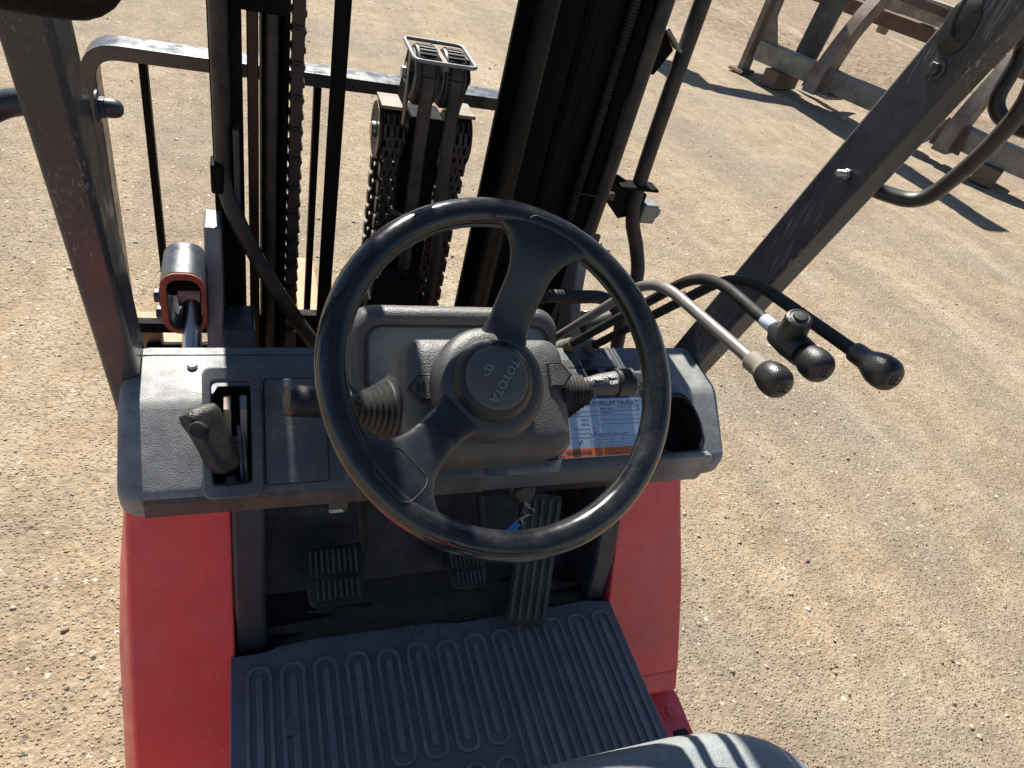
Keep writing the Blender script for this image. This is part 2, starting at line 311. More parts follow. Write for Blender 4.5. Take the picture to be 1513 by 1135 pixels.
# ================================================================== THE SETTING
def build_ground():
    def axis(a, b, step, far):
        core = np.arange(a, b + step, step); out = []; d = step
        lo, hi = [], []; x = a
        while x > -far: d *= 1.28; x -= d; lo.append(x)
        d = step; x = core[-1]
        while x < far: d *= 1.28; x += d; hi.append(x)
        return np.array(lo[::-1] + list(core) + hi)
    xs = axis(-2.6, 9.5, .045, 400); ys = axis(-1.0, 10.5, .045, 400)
    X, Y = np.meshgrid(xs, ys); Z = np.zeros_like(X)
    near = (np.abs(X - 3.4) < 9) & (np.abs(Y - 4.7) < 9)
    for i, j in zip(*np.nonzero(near)):
        p = Vector((X[i, j], Y[i, j], 0))
        Z[i, j] = .016 * noise.noise(p * 1.1) + .007 * noise.noise(p * 4.3 + Vector((7, 3, 1))) + .005 * noise.noise(p * 11)
    # churned, rougher soil round the parked implement
    w = np.clip((X + Y * .35 - 8.6) / 2.5, 0, 1); Z += w * RNG.normal(0, .012, Z.shape) * near
    Z -= .012
    nx, ny = len(xs), len(ys); v = np.stack([X, Y, Z], -1).reshape(-1, 3)
    idx = np.arange(nx * ny).reshape(ny, nx)
    f = np.stack([idx[:-1, :-1], idx[:-1, 1:], idx[1:, 1:], idx[1:, :-1]], -1).reshape(-1, 4)
    me = D.meshes.new('ground'); me.vertices.add(len(v)); me.vertices.foreach_set('co', v.ravel())
    me.loops.add(f.size); me.loops.foreach_set('vertex_index', f.ravel().astype(np.int32))
    me.polygons.add(len(f)); me.polygons.foreach_set('loop_start', np.arange(0, f.size, 4, dtype=np.int32)); me.update(); me.validate()
    me.materials.append(ground_mat()); me.polygons.foreach_set('use_smooth', [True] * len(me.polygons))
    o = D.objects.new('ground', me); COL.objects.link(o)
    tag(o, 'packed tan dirt yard with fine gravel', kind='structure')
build_ground()
def build_gravel():
    m = D.materials.new('loose_gravel_stone'); m.use_nodes = True; nt = m.node_tree; b = nt.nodes['Principled BSDF']
    gi = nt.nodes.new('ShaderNodeNewGeometry'); c = ramp(nt, gi.outputs['Random Per Island'], [(0, (.045, .042, .04)), (.09, (.09, .08, .07)), (.13, (.24, .185, .125)), (.55, (.34, .26, .175)), (.86, (.42, .345, .25)), (.97, (.50, .44, .36)), (1, (.66, .62, .56))])
    nt.links.new(c, b.inputs['Base Color']); b.inputs['Roughness'].default_value = .8
    bm = bmesh.new(); bmesh.ops.create_icosphere(bm, subdivisions=1, radius=1); bm.verts.ensure_lookup_table()
    bv = np.array([v.co for v in bm.verts]); bf = np.array([[v.index for v in f.verts] for f in bm.faces]); bm.free()
    N = 44000
    # more stones close to the camera, thinning out with distance
    d = .7 + 8.6 * RNG.random(N) ** 1.35; a = RNG.uniform(R(-28), R(82), N)
    px, py = d * np.sin(a), d * np.cos(a)
    s = .0021 * (1 - RNG.random(N)) ** -.36; s = np.clip(s, .0018, .0110) * (.78 + .05 * d)
    cl = np.array([noise.noise(Vector((u * .9, w_ * .9, 3.3))) + .5 * noise.noise(Vector((u * 2.6, w_ * 2.6, 9.1))) for u, w_ in zip(px, py)])
    thin = RNG.random(N) < np.clip(.35 + 1.5 * cl, .10, 1.0)
    keep = thin & ~((px > -.3) & (px < .85) & (py < 1.4)); px, py, s = px[keep], py[keep], s[keep]; n = len(px)
    th = RNG.uniform(0, 6.28, n); sc = np.stack([RNG.uniform(.75, 1.35, n), RNG.uniform(.6, 1.1, n), RNG.uniform(.4, .8, n)], 1) * s[:, None]
    P = bv[None] * (1 + RNG.uniform(-.24, .24, (n, len(bv), 1))) * sc[:, None]
    x = P[..., 0] * np.cos(th)[:, None] - P[..., 1] * np.sin(th)[:, None]; y = P[..., 0] * np.sin(th)[:, None] + P[..., 1] * np.cos(th)[:, None]
    zz = np.array([.016 * noise.noise(Vector((u, v, 0)) * 1.1) + .007 * noise.noise(Vector((u, v, 0)) * 4.3 + Vector((7, 3, 1))) + .005 * noise.noise(Vector((u, v, 0)) * 11) - .012 for u, v in zip(px, py)])
    P = np.stack([x + px[:, None], y + py[:, None], P[..., 2] + zz[:, None] + s[:, None] * .08], -1).reshape(-1, 3)
    F = (bf[None] + (np.arange(n) * len(bv))[:, None, None]).reshape(-1, 3)
    me = D.meshes.new('gravel'); me.vertices.add(len(P)); me.vertices.foreach_set('co', P.ravel()); me.loops.add(F.size); me.loops.foreach_set('vertex_index', F.ravel().astype(np.int32))
    me.polygons.add(len(F)); me.polygons.foreach_set('loop_start', np.arange(0, F.size, 3, dtype=np.int32)); me.update(); me.materials.append(m)
    o = D.objects.new('gravel', me); COL.objects.link(o); tag(o, 'loose stones and gravel scattered over the dirt', 'gravel', kind='stuff')
build_gravel()

# ---- the rusty implement parked on timber blocks, front right
IA = Vector((5.72, 7.42, 0)); IU = Vector((.42, -.907, 0)).normalized(); IW = Vector((.907, .42, 0)).normalized(); IZ = Vector((0, 0, 1))
def ip(s, w, z): return IA + IU * s + IW * w + IZ * z
X_ = Vector((1, 0, 0))
imp = thing('farm_implement', 'rusty cream and grey steel implement frame propped on timber blocks', 'implement', ip(1.6, .4, 0))
def ibeam(name, a, b, wd, ht, m, bevel=.012):
    a, b = V3(a), V3(b); u, v, w = frame(b - a)
    return prism(name, [(-wd / 2, -ht / 2), (wd / 2, -ht / 2), (wd / 2, ht / 2), (-wd / 2, ht / 2)], a, u, v, b - a, m, imp, bevel=bevel)
ibeam('tool_beam', ip(-.02, .05, .285), ip(4.2, .05, .285), .20, .215, 'beamgrey')
ibeam('rear_beam', ip(-.6, 1.75, .85), ip(4.6, 1.75, .85), .17, .17, 'rust')
ibeam('rear_beam', ip(-.8, 2.6, 1.02), ip(4.6, 2.6, 1.02), .24, .26, 'cream')
ibeam('shadow_boom', (5.86, 9.75, 2.32), (5.84, 6.1, 2.32), .34, .26, 'greysteel', .02)  # added overhead out of view to throw a shadow band on the ground
def shank(s, m, w0=-.02, w1=.55, wid=.115, low=.0):
    c = [ip(s, w0, .12 + low), ip(s + .0, w0 + .02, .42), ip(s + .03, w0 + .18, .85), ip(s + .05, w1, 1.3), ip(s + .05, w1, 1.45)]
    pts = catmull(c, 6); rings = []
    for i, p in enumerate(pts):
        t = i / (len(pts) - 1); k = wid * (1.7 - .75 * min(1, t * 2.2)); h = .075 - .02 * t
        tg = (pts[min(i + 1, len(pts) - 1)] - pts[max(0, i - 1)]).normalized(); n = tg.cross(IU).normalized()
        rings.append([p + IU * h + n * k, p - IU * h + n * k, p - IU * h - n * k, p + IU * h - n * k])
    return loft('shank', rings, m, imp, smooth=False, bevel=.008)
shank(.86, 'greysteel'); shank(2.4, 'greysteel'); shank(3.9, 'rust')
# end leg standing on the ground, with gusset
prism('end_leg', [(-.09, 0), (.10, 0), (.07, 2.3), (-.05, 2.3)], ip(-.14, .0, .01), IW, IZ, IU * .07, 'greysteel', imp, bevel=.006)
prism('leg_foot', [(-.16, 0), (.16, 0), (.14, .03), (-.14, .03)], ip(-.22, .0, .005), IW, IZ, IU * .2, 'rust', imp, bevel=.004)
prism('gusset', [(0, .36), (.27, .36), (.10, .66), (.09, 1.05), (.0, 1.05)], ip(-.06, .0, 0), IU, IZ, IW * .02, 'greysteel', imp, bevel=.003)
prism('clamp_plate', [(-.16, .14), (.16, .14), (.12, .42), (-.12, .42)], ip(.86, -.075, 0), IU, IZ, IW * .025, 'greysteel', imp, bevel=.004)
prism('clamp_plate', [(-.16, .14), (.16, .14), (.12, .42), (-.12, .42)], ip(2.4, -.075, 0), IU, IZ, IW * .025, 'rust', imp, bevel=.004)
prism('share_blade', [(-.18, -.02), (.55, .05), (.62, .09), (.1, .16), (-.18, .12)], ip(.95, .05, .12), IW, IU, IZ * .035, 'cream', imp, bevel=.006)
prism('mouldboard_plate', [(-.12, .28), (.16, .28), (.2, 1.05), (.05, 1.3), (-.08, 1.3)], ip(.3, .52, 0), IU, IZ, IW * .05 + IZ * .02, 'darksteel', imp, bevel=.006)
prism('hanging_lug', [(-.07, .0), (.07, .0), (.1, .35), (.08, .5), (-.08, .5), (-.1, .35)], ip(.32, 2.38, .62), IU, IZ, IW * .05, 'cream', imp, bevel=.01)
prism('hanging_lug', [(-.05, .0), (.05, .0), (.08, .3), (.06, .5), (-.06, .5), (-.08, .3)], ip(1.6, 2.38, .62), IU, IZ, IW * .05, 'greysteel', imp, bevel=.01)
ibeam('cross_tie', ip(.9, .5, 1.2), ip(.9, 2.6, 1.05), .1, .1, 'rust'); ibeam('cross_tie', ip(2.45, .5, 1.2), ip(2.45, 2.6, 1.05), .1, .1, 'rust'); ibeam('cross_tie', ip(3.95, .5, 1.2), ip(3.95, 2.6, 1.05), .1, .1, 'greysteel')
# added unseen arm, plate and hose, shaped to cast a ground shadow patch
ibeam('shadow_arm', (5.80, 8.75, 2.30), (4.35, 8.80, 2.12), .16, .2, 'rust')
prism('shadow_plate', [(-.42, 1.45), (-.1, 1.28), (.22, 1.42), (.34, 1.75), (.28, 2.2), (.05, 2.3), (-.3, 2.12), (-.36, 1.8)], (4.42, 8.76, 0), X_, IZ, Vector((0, .09, 0)), 'rust', imp, bevel=.01)
tube('shadow_hose', catmull([(4.6, 8.8, 2.2), (4.2, 8.7, 1.9), (3.95, 8.75, 1.55), (4.15, 8.8, 1.35), (4.5, 8.8, 1.5)], 6), .03, 'rubber', imp, 8)
def block(s, wo, label, dx=.36, h=.174, rz=.1):
    u = (IW * math.cos(rz) + IU * math.sin(rz)); v = IZ.cross(u)
    o = prism('timber_block', rrect(.46, h, .008, 2, 0, h / 2), ip(s, wo, 0) - v * dx / 2, u, IZ, v * dx, 'timber', None, bevel=.004)
    tag(o, label, 'timber block', 'timber blocks under the implement')
block(.36, .08, 'weathered timber block under the near end of the steel implement', .2)
block(2.86, .08, 'timber block under the implement beam beyond the grab handle', .22, rz=-.15)

# ================================================================== THE FORKLIFT
XC = .275
FK = thing('forklift', 'red and charcoal forklift seen from its driving seat', 'forklift', (XC, .4, 0))
X, Y, Z = Vector((1, 0, 0)), Vector((0, 1, 0)), Vector((0, 0, 1))

# ---- red front fenders beside the footwell
def fender(side):
    xi = -.022 if side < 0 else .572; xo = [-.145, -.150, -.153, -.156] if side < 0 else [.680, .702, .722, .742]
    prof = [(.640, .955), (.585, .84), (.53, .732), (.452, .575)]            # sloping rear face from dash to step
    if side < 0: prof[-1] = (.40, .47); xo[-1] = -.158
    bul = .022
    rings = []
    for (y, z), x in zip(prof, xo):
        so = side; t = .25 + (.955 - z) / .4
        rings.append([(xi, y, z), (x - so * .004, y, z), (x, y + .004, z - .002), (x + so * bul * min(1, t * 1.5), y + .06, z - .04), (x + so * bul * min(1, t * 1.5), y + .13, z - .04), (xi, y + .13, z)])
    o = loft('front_fender', rings, 'red', FK, smooth=False, bevel=.005)
    return o
fl = fender(-1); fr = fender(1)
tag(fl, 'scuffed red left front fender'); tag(fr, 'red right front fender')
# lower chamfer and step plate on the right
prism('fender_return', [(.452, .578), (.43, .545), (.455, .50), (.60, .50), (.60, .578)], (.583, 0, 0), Y, Z, X * .155, 'red', fr, bevel=.004)
st = prism('step_plate', [(.592, .452), (.592, .05), (.735, .05), (.748, .35), (.752, .43), (.746, .452)], (0, 0, .50), X, Y, Z * .02, 'red', FK, bevel=.004)
bolt('step_bolt', (.720, .402, .52), Z, .012, .008, 'red', st); prism('step_slot', rrect(.03, .014, .004, 3), (.722, .362, .5203), X, Y, Z * .001, 'dark', st, bevel=0)
box('step_plate', (-.30, .02, .40), (-.04, .40, .42), 'red', FK, .006)
# body under the floor, hood, counterweight
box('floor_pan', (-.028, -.25, .60), (.578, .528, .722), 'black', FK, .006)
box('engine_hood', (-.03, -1.05, .60), (.58, .12, .93), 'black', FK, .03, 4)
cw = prism('counterweight', [(-1.06, .25), (-.75, .22), (-.75, 1.12), (-.95, 1.13), (-1.18, 1.05), (-1.32, .85), (-1.30, .3)], (-.2, 0, 0), Y, Z, X * .95, 'red', FK, bevel=.05, seg=4)
def tyre(x0, x1, y, r, n='drive_tyre'):
    t = lathe(n, [(r * .55, 0), (r * .92, 0), (r, .025), (r, abs(x1 - x0) - .025), (r * .92, abs(x1 - x0)), (r * .55, abs(x1 - x0))], (x0, y, r - .005), X, 'tyre', FK, 40)
    lathe('wheel_rim', [(.02, .05), (r * .5, .04), (r * .56, .02), (r * .56, abs(x1 - x0) - .02), (r * .5, abs(x1 - x0) - .04), (.02, abs(x1 - x0) - .05)], (x0, y, r - .005), X, 'cream', t, 28)
tyre(-.165, .0, 1.0, .25); tyre(.55, .715, 1.0, .25); tyre(-.10, .04, -.62, .2, 'steer_tyre'); tyre(.51, .65, -.62, .2, 'steer_tyre')
cyl('front_axle', (-.02, 1.0, .25), (.57, 1.0, .25), .07, 'mast', FK)

# ---- footwell: toe plate, trims, floor
toe = prism('toe_plate', [(.50, .700), (.635, .705), (.73, .80), (.785, .965), (.797, .965), (.745, .795), (.645, .692), (.50, .69)], (-.025, 0, 0), Y, Z, X * .60, 'toe', FK, bevel=0)
hole = prism('tmp_cut', [(-.018, -.02), (.012, -.02), (.012, .03), (-.018, .03)], (.138, .72, .81), X, Vector((0, .5, .85)).normalized(), Vector((0, .2, -.12)), 'dark', None, bevel=0)
for i, (y, z, w) in enumerate(((.606, .7070, .20), (.572, .7062, .30), (.64, .7085, .13))):
    pts = []
    for k in range(40):
        a = 2 * math.pi * k / 40; rr = 1 + .75 * noise.noise(Vector((math.cos(a) * 2.6, math.sin(a) * 2.6, i * 5.1)))
        pts.append((.25 + .05 * i + math.cos(a) * w * .75 * rr, y + math.sin(a) * .032 * rr))
    prism('worn_patch', pts, (0, 0, z - .001 * i), X, Y, Z * .002, 'toepatch', toe, bevel=.0006)
box('dash_underside', (.0, .635, .968), (.55, .81, .985), 'black', FK, .003)
def trim(x0, x1, name='footwell_trim', zb=.735, y0=.545):
    prism(name, rrect(x1 - x0, .30, .006, 3, (x0 + x1) / 2, 0), (0, 0, 0), X, Z, Y * .02, 'dash', FK, bevel=.003) if False else None
    rings = []
    for (y, z) in ((.645, .985), (.60, .90), (y0 + .012, .79), (y0, zb), (y0 - .008, .716)):
        rings.append([(x0, y, z), (x1, y, z), (x1, y + .10, z), (x0, y + .10, z)])
    return loft(name, rings, 'trim', FK, smooth=False, bevel=.006)
trim(-.0215, .020, zb=.735); trim(.535, .5715, zb=.736)

# ---- floor mat with raised loops
LIP = [(.5765, 1.0265), (.5700, 1.0175), (.5715, .9935), (.5785, .9868), (.60, .984)]
loft('dusty_dash_lip', [[(x, y, z) for y, z in LIP] + [(x, y + .004, z + .001) for y, z in LIP[::-1]] for x in (-.112, .05, .30)], 'lip', FK, smooth=True)
fm = prism('floor_mat', [(-.028, -.2), (.572, -.2), (.572, .526), (.53, .534), (.30, .528), (.26, .535), (.08, .537), (.035, .533), (.02, .527), (-.028, .527)], (0, 0, .7225), X, Y, Z * .0075, 'matgroove', FK, bevel=.002)
loops = []
def matloop(xc, ya, yb, wd=.0345):
    h = ya - yb; yc = (ya + yb) / 2
    o = ring_prism('mat_rib', rrect(wd, h, wd * .44, 5, xc, yc), rrect(wd - .0100, h - .0100, (wd - .0100) * .42, 5, xc, yc), (0, 0, .7298), X, Y, Z * .0034, 'matrub', fm, .0012)
    if h > .08: prism('mat_ridge', rrect(.0090, h - .034, .0043, 4), (xc, yc, .7298), X, Y, Z * .0030, 'matrub', o, bevel=.0011)
for i in range(13):
    xc = .0085 + .0445 * i
    if i in (4, 5, 6, 7): matloop(xc, .503 + (.003 if i % 2 else 0), .336); matloop(xc, .322, .10)
    else: matloop(xc, .506 if i < 9 else .512, .06)
text('mat_lettering', 'TOYOTA', .026, (.232, .519, .7301), X, Y, 'matrub', fm, .0009, bold=.0002)
prism('mat_tear', [(0, 0), (.008, -.003), (.014, .004), (.013, .016), (.009, .026), (.003, .022), (-.002, .012)], (.040, .405, .7332), X, Y, Z * .0004, 'matgroove', fm, bevel=0)

# ---- pedals
def pedal(name, x0, x1, y0, y1, z, tilt, arm_to, ribs):
    u = X; v = Vector((0, math.cos(tilt), math.sin(tilt))); w = u.cross(v); c = Vector(((x0 + x1) / 2, (y0 + y1) / 2, z)); W, H = x1 - x0, (y1 - y0) / math.cos(tilt)
    p = prism(name, [(-W / 2, H * .30), (-W / 2 + .004, H * .46), (W / 2 - .002, H / 2), (W / 2, .02), (W / 2 - .010, -H / 2 + .004), (W / 2 - .016, -H / 2), (-W / 2 + .018, -H / 2), (-W / 2 + .010, -H * .42)], c, u, v, w * .012, 'rubber', FK, bevel=.003)
    for row, (a, b) in enumerate(((-.40, -.08), (.02, .42))):
        for i in range(ribs):
            x = -W / 2 + .012 + (W - .02) * (i + .2) / ribs
            if row == 0 and (i == 0): continue
            prism('pedal_rib', rrect(.0038, H * (b - a), .0015, 2), c + u * x + v * H * (a + b) / 2 + w * .0115, u, v, w * .003, 'pedalrib', p, bevel=0)
    tube('pedal_arm', catmull([c + u * W * .42 + v * H * .25 + w * .002, c + u * W * .48 + v * H * .55 + w * .01, arm_to], 6), .007, 'black', p, 8)
pedal('inching_pedal', .068, .162, .554, .636, .795, R(22), Vector((.150, .70, .97)), 9)
pedal('brake_pedal', .280, .354, .553, .612, .79, R(22), Vector((.33, .70, .95)), 8)
a, b = Vector((.405, .507, .737)), Vector((.443, .648, .885)); v = (b - a).normalized(); u = X - v * X.dot(v); u.normalize(); w = u.cross(v); L = (b - a).length
ac = prism('accelerator_pedal', rrect(.070, L, .008, 4, 0, L / 2), a, u, v, w * .012, 'rubber', FK, bevel=.002)
for i in range(5):
    prism('pedal_rib', rrect(.0055, L - .016, .002, 2, -.028 + .014 * i, L / 2), a + w * .0115, u, v, w * .003, 'pedalrib', ac, bevel=.0008)

# ---- dashboard
PROF = [(.757, 1.035), (.757, 1.096), (.752, 1.102), (.705, 1.0985), (.666, 1.0958), (.659, 1.0935), (.651, 1.0885), (.582, 1.032), (.575, 1.026), (.5715, 1.017), (.573, .994), (.579, .988), (.62, .982), (.70, 1.0)]
def dash_ring(x, s, sb=None):
    cy, cz = .675, 1.035; return [(x, cy + (y - cy) * s, cz + (z - cz) * s) for y, z in PROF]
rings = [dash_ring(x, s) for x, s in ((-.140, .74), (-.139, .84), (-.134, .92), (-.124, .975), (-.112, 1), (.2, 1), (.45, 1), (.668, 1), (.682, .985), (.690, .95), (.694, .88))]
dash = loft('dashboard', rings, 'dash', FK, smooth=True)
SL = Vector((0, 1, .82)).normalized(); SN = X.cross(SL)       # slope direction (up and forward) and its normal (up and back)
def sp(x, y, off=0): return Vector((x, y, 1.032 + (y - .582) * .82)) + SN * off
c1 = prism('tmp_cut', [(-.0395, .0), (.0045, .0), (.004, .118), (-.033, .118), (-.0395, .105)], sp(0, .583, .03), X, SL, SN * -.085, 'dark', None, bevel=0)
c2 = prism('tmp_cut', [(.578, .008), (.640, .008), (.652, .022), (.648, .058), (.628, .094), (.560, .094)], sp(0, .578, .03), X, SL, SN * -.082, 'dark', None, bevel=0)
c3 = prism('tmp_cut', rrect(.016, .05, .0078, 5), (.517, .722, 1.12), X, Y, Z * -.06, 'dark', None, bevel=0)
c4 = prism('tmp_cut', rrect(.022, .05, .0078, 5), (.487, .70, 1.12), X, Y, Z * -.06, 'dark', None, bevel=0)
cut(dash, [c1, c2, c3, c4])
cut(toe, [hole])
def stretch_poly(p, k):
    cx = sum(a for a, _ in p) / len(p); cy = sum(b for _, b in p) / len(p); return [(cx + (a - cx) * k, cy + (b - cy) * k) for a, b in p]
hb = rrect(.066, .158, .011, 4, -.0165, .060); hi_ = rrect(.0435, .122, .006, 4, -.0175, .059)
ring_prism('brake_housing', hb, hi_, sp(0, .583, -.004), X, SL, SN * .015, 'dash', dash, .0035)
prism('housing_floor', rrect(.05, .13, .004, 2, -.0178, .059), sp(0, .583, -.052), X, SL, SN * .004, 'dark', dash, bevel=0)
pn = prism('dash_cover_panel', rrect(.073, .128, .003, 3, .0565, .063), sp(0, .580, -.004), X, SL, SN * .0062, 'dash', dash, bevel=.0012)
ring_prism('panel_gap', rrect(.0755, .1305, .004, 3, .0565, .063), rrect(.073, .128, .003, 3, .0565, .063), sp(0, .580, -.002), X, SL, SN * .0026, 'dark', dash, 0)
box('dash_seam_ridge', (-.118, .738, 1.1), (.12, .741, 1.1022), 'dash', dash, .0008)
# screw
sw = lathe('dash_screw', [(.0095, 0), (.0095, .001), (.006, .0015), (.006, .006), (.005, .0075), (.0, .0075)], (-.062, .718, 1.097), Z, 'steel', dash, 20)
for a in (0, 1): prism('screw_slot', rrect(.007 if a else .0014, .0014 if a else .007, .0003, 1), (-.062, .718, 1.1043), X, Y, Z * .0006, 'dark', sw, bevel=0)
# cup holder lining
def rpoly(p, r, n=4):
    out = []
    for i in range(len(p)):
        a, b, c = (Vector((*q, 0)) for q in (p[i - 1], p[i], p[(i + 1) % len(p)])); d1, d2 = (a - b), (c - b); l = min(r, d1.length * .45, d2.length * .45); s_, e_ = b + d1.normalized() * l, b + d2.normalized() * l
        out += [tuple((s_ * (1 - t) ** 2 + b * 2 * t * (1 - t) + e_ * t * t)[:2]) for t in (k / n for k in range(n + 1))]
    return out
cup = [(.578, .008), (.640, .008), (.652, .022), (.648, .058), (.628, .094), (.560, .094)]
ring_prism('cup_holder', stretch_poly(rpoly(cup, .014), 1.10), stretch_poly(rpoly(cup, .014), .95), sp(0, .578, -.05), X, SL, SN * .056, 'black', dash, .002)
prism('cup_floor', stretch_poly(cup, 1.02), sp(0, .578, -.05), X, SL, SN * .003, 'dark', dash, bevel=0)
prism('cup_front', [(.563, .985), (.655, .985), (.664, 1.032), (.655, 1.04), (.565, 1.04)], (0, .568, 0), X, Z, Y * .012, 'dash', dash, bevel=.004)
# lever slot plate
prism('lever_slot_plate', rrect(.07, .075, .004, 3, .516, .72), (0, 0, 1.0975), X, Y, Z * .0022, 'dash', dash, bevel=.0006) if False else None
# data plate with print
PU = X; PV = SL; po = sp(.4785, .6175, .0035)
dp = prism('data_plate', [(-.073, -.042), (.068, -.042), (.071, .042), (-.055, .042)], po, PU, PV, SN * .0012, 'plate', dash, bevel=.0003)
def pl(x, y, z=.0013): return po + PU * x + PV * y + SN * z
prism('warning_band', [(-.0715, -.0412), (.0675, -.0412), (.068, -.029), (-.069, -.029)], pl(0, 0, .0012), PU, PV, SN * .0003, 'orange', dp, bevel=0)
text('plate_lettering', 'TOYOTA FORKLIFT TRUCK', .0088, pl(.004, .0345), PU, PV, 'ink', dp, .0001, bold=.00012)
text('plate_lettering', 'SERIAL NO.', .0042, pl(.01, .0265), PU, PV, 'ink', dp, .0001)
text('plate_lettering', 'MODEL', .0042, pl(-.04, .0205), PU, PV, 'ink', dp, .0001); text('plate_lettering', 'ATTACH', .0042, pl(.01, .0205), PU, PV, 'ink', dp, .0001)
text('plate_lettering', 'TIRE FR', .0040, pl(-.026, .0112), PU, PV, 'ink', dp, .0001); text('plate_lettering', 'SIZE RR', .0040, pl(-.026, .0052), PU, PV, 'ink', dp, .0001)
text('plate_lettering', 'kg', .0038, pl(-.012, -.0008), PU, PV, 'ink', dp, .0001); text('plate_lettering', 'kg', .0038, pl(-.012, -.0068), PU, PV, 'ink', dp, .0001)
text('plate_lettering', 'TRUCK WEIGHT WITH VERTICAL MAST', .0036, pl(.012, -.0105), PU, PV, 'ink', dp, .0001)
text('plate_lettering', 'WARNING', .0082, pl(-.04, -.0352, .0016), PU, PV, 'ink', dp, .0001, bold=.0002)
for k in range(2): text('plate_lettering', '-- --- ----- ---- -- -----', .0036, pl(.024, -.0330 - .0045 * k, .0016), PU, PV, 'ink', dp, .0001, bold=.0002)
for i, (x0, x1, y) in enumerate([(.03, .066, .0295), (-.05, .066, .0235), (-.05, .066, .0172), (-.005, .066, .0105), (-.005, .066, .0045), (-.045, -.018, -.0015), (-.045, -.018, -.0075), (-.06, .066, -.0135), (-.02, .062, -.018), (-.02, .062, -.022), (-.02, .062, -.0262)]):
    prism('plate_rule', [(x0, -.00025), (x1, -.00025), (x1, .00025), (x0, .00025)], pl(0, y), PU, PV, SN * .0001, 'ink', dp, bevel=0)
for x in (-.02, -.002, .016, .034): prism('plate_rule', [(x, -.0275), (x + .0004, -.0275), (x + .0004, -.0135), (x, -.0135)], pl(0, 0), PU, PV, SN * .0001, 'ink', dp, bevel=0)
for x in (-.056, -.036):                                                    # quartered load-centre symbols
    for q in (0, 2):
        prism('load_centre_mark', [(0, 0)] + [(.0036 * math.cos(R(90 * q + 15 * k)), .0036 * math.sin(R(90 * q + 15 * k))) for k in range(7)], pl(x, -.0205), PU, PV, SN * .0001, 'ink', dp, bevel=0)
for x, y in ((-.066, -.0355), (.063, .0365)):
    lathe('plate_rivet', [(.003, 0), (.003, .0006), (.0018, .0014), (.0009, .0014), (.0008, .0008)], pl(x, y), SN, 'steel', dp, 14)
# ignition panel under the right half of the dash
ig = prism('ignition_panel', [(.585, 1.03), (.578, 1.024), (.578, 1.0), (.598, .948), (.606, .948), (.625, .99)], (.31, 0, 0), Y, Z, X * .245, 'black', FK, bevel=.003)
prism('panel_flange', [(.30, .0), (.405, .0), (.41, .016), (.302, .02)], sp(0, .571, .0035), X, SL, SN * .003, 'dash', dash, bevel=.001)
ksw = lathe('key_switch', [(.020, 0), (.020, .004), (.0165, .007), (.0155, .014), (.0125, .017), (.0, .017)], (.370, .590, .968), Vector((0, -.93, .36)), 'black', ig, 24)
lathe('switch_bezel', [(.0215, -.001), (.0215, .002), (.0205, .003)], (.370, .590, .968), Vector((0, -.93, .36)), 'dark', ksw, 24)

# ---- instrument pod
pf = Vector((0, .060, .090)).normalized(); pn_ = X.cross(pf)               # face runs up and forward; normal towards the driver
pc = Vector((.270, .690, 1.140))
def podring(w, h, r, dep, dy=0): return [pc + X * a + pf * (b + dy) + pn_ * dep for a, b in rrect(w, h, r, 7)]
pod = loft('instrument_pod', [podring(.30, .125, .03, -.085, -.015), podring(.296, .128, .032, -.03, -.002), podring(.292, .127, .033, -.016), podring(.286, .121, .031, -.006), podring(.276, .112, .028, .0), podring(.266, .100, .026, .002, -.003), podring(.258, .092, .024, .0, -.006), podring(.256, .090, .023, -.003, -.006)], 'shroud', FK, smooth=True, sharp=50)
dw = prism('display_window', rrect(.246, .082, .018, 6, .0, -.006), pc + pn_ * -.0028, X, pf, pn_ * .002, 'display', pod, bevel=.0006)
ring_prism('window_rim', rrect(.249, .085, .019, 6, 0, -.006), rrect(.245, .081, .0175, 6, 0, -.006), pc + pn_ * -.0028, X, pf, pn_ * .0034, 'shroud', pod, .0006)
lathe('gauge_face', [(.030, 0), (.030, .0004)], pc + X * -.055 + pf * -.028 + pn_ * -.0007, pn_, 'display', dw, 28)

# ---- steering column shroud
WC = Vector((.235, .471, 1.298)); WN = Vector((0, -.5736, .8192)); WU = Vector((1, 0, 0)); WV = WN.cross(WU)
def wp(u, v, t): return WC + WU * u + WV * v + WN * t
def shring(w, h, r, t, cu=.014, cv=-.004): return [wp(cu + a, cv + b, t) for a, b in rrect(w, h, r, 7)]
shr = loft('column_shroud', [shring(.10, .075, .024, -.086, .01), shring(.150, .105, .024, -.089, .013), shring(.182, .128, .022, -.096, .014), shring(.194, .136, .02, -.110), shring(.200, .140, .028, -.150), shring(.180, .134, .028, -.200), shring(.15, .115, .028, -.26)], 'shroud', FK, smooth=True, sharp=55)
loft('shroud_seam', [shring(.1945, .0015, .0006, -.112, cv=-.012), shring(.2015, .0015, .0006, -.150, cv=-.012), shring(.1815, .0015, .0006, -.2, cv=-.012)], 'dark', shr, smooth=False)
cyl('steering_column', wp(0, 0, -.09), wp(0, 0, -.50), .024, 'black', FK)
def badge(cu, cv, sgn, t):
    p = [(sgn * -.012, -.015), (sgn * .006, -.015), (sgn * .0185, 0), (sgn * .006, .015), (sgn * -.012, .015)]
    o = prism('column_badge', p, wp(cu, cv, t - .004), WU, WV, WN * .008, 'black', shr, bevel=.0012)
    prism('badge_face', stretch_poly(p, .80), wp(cu, cv, t + .0036), WU, WV, WN * .0008, 'shroud', o, bevel=.0004); return o
bl = badge(-.062, .004, -1, -.0880); br = badge(.094, .016, 1, -.0900)
text('badge_letter', 'N', .0135, wp(-.0655, .004, -.0833), WU, WV, 'black', bl, .0004, bold=.0004)
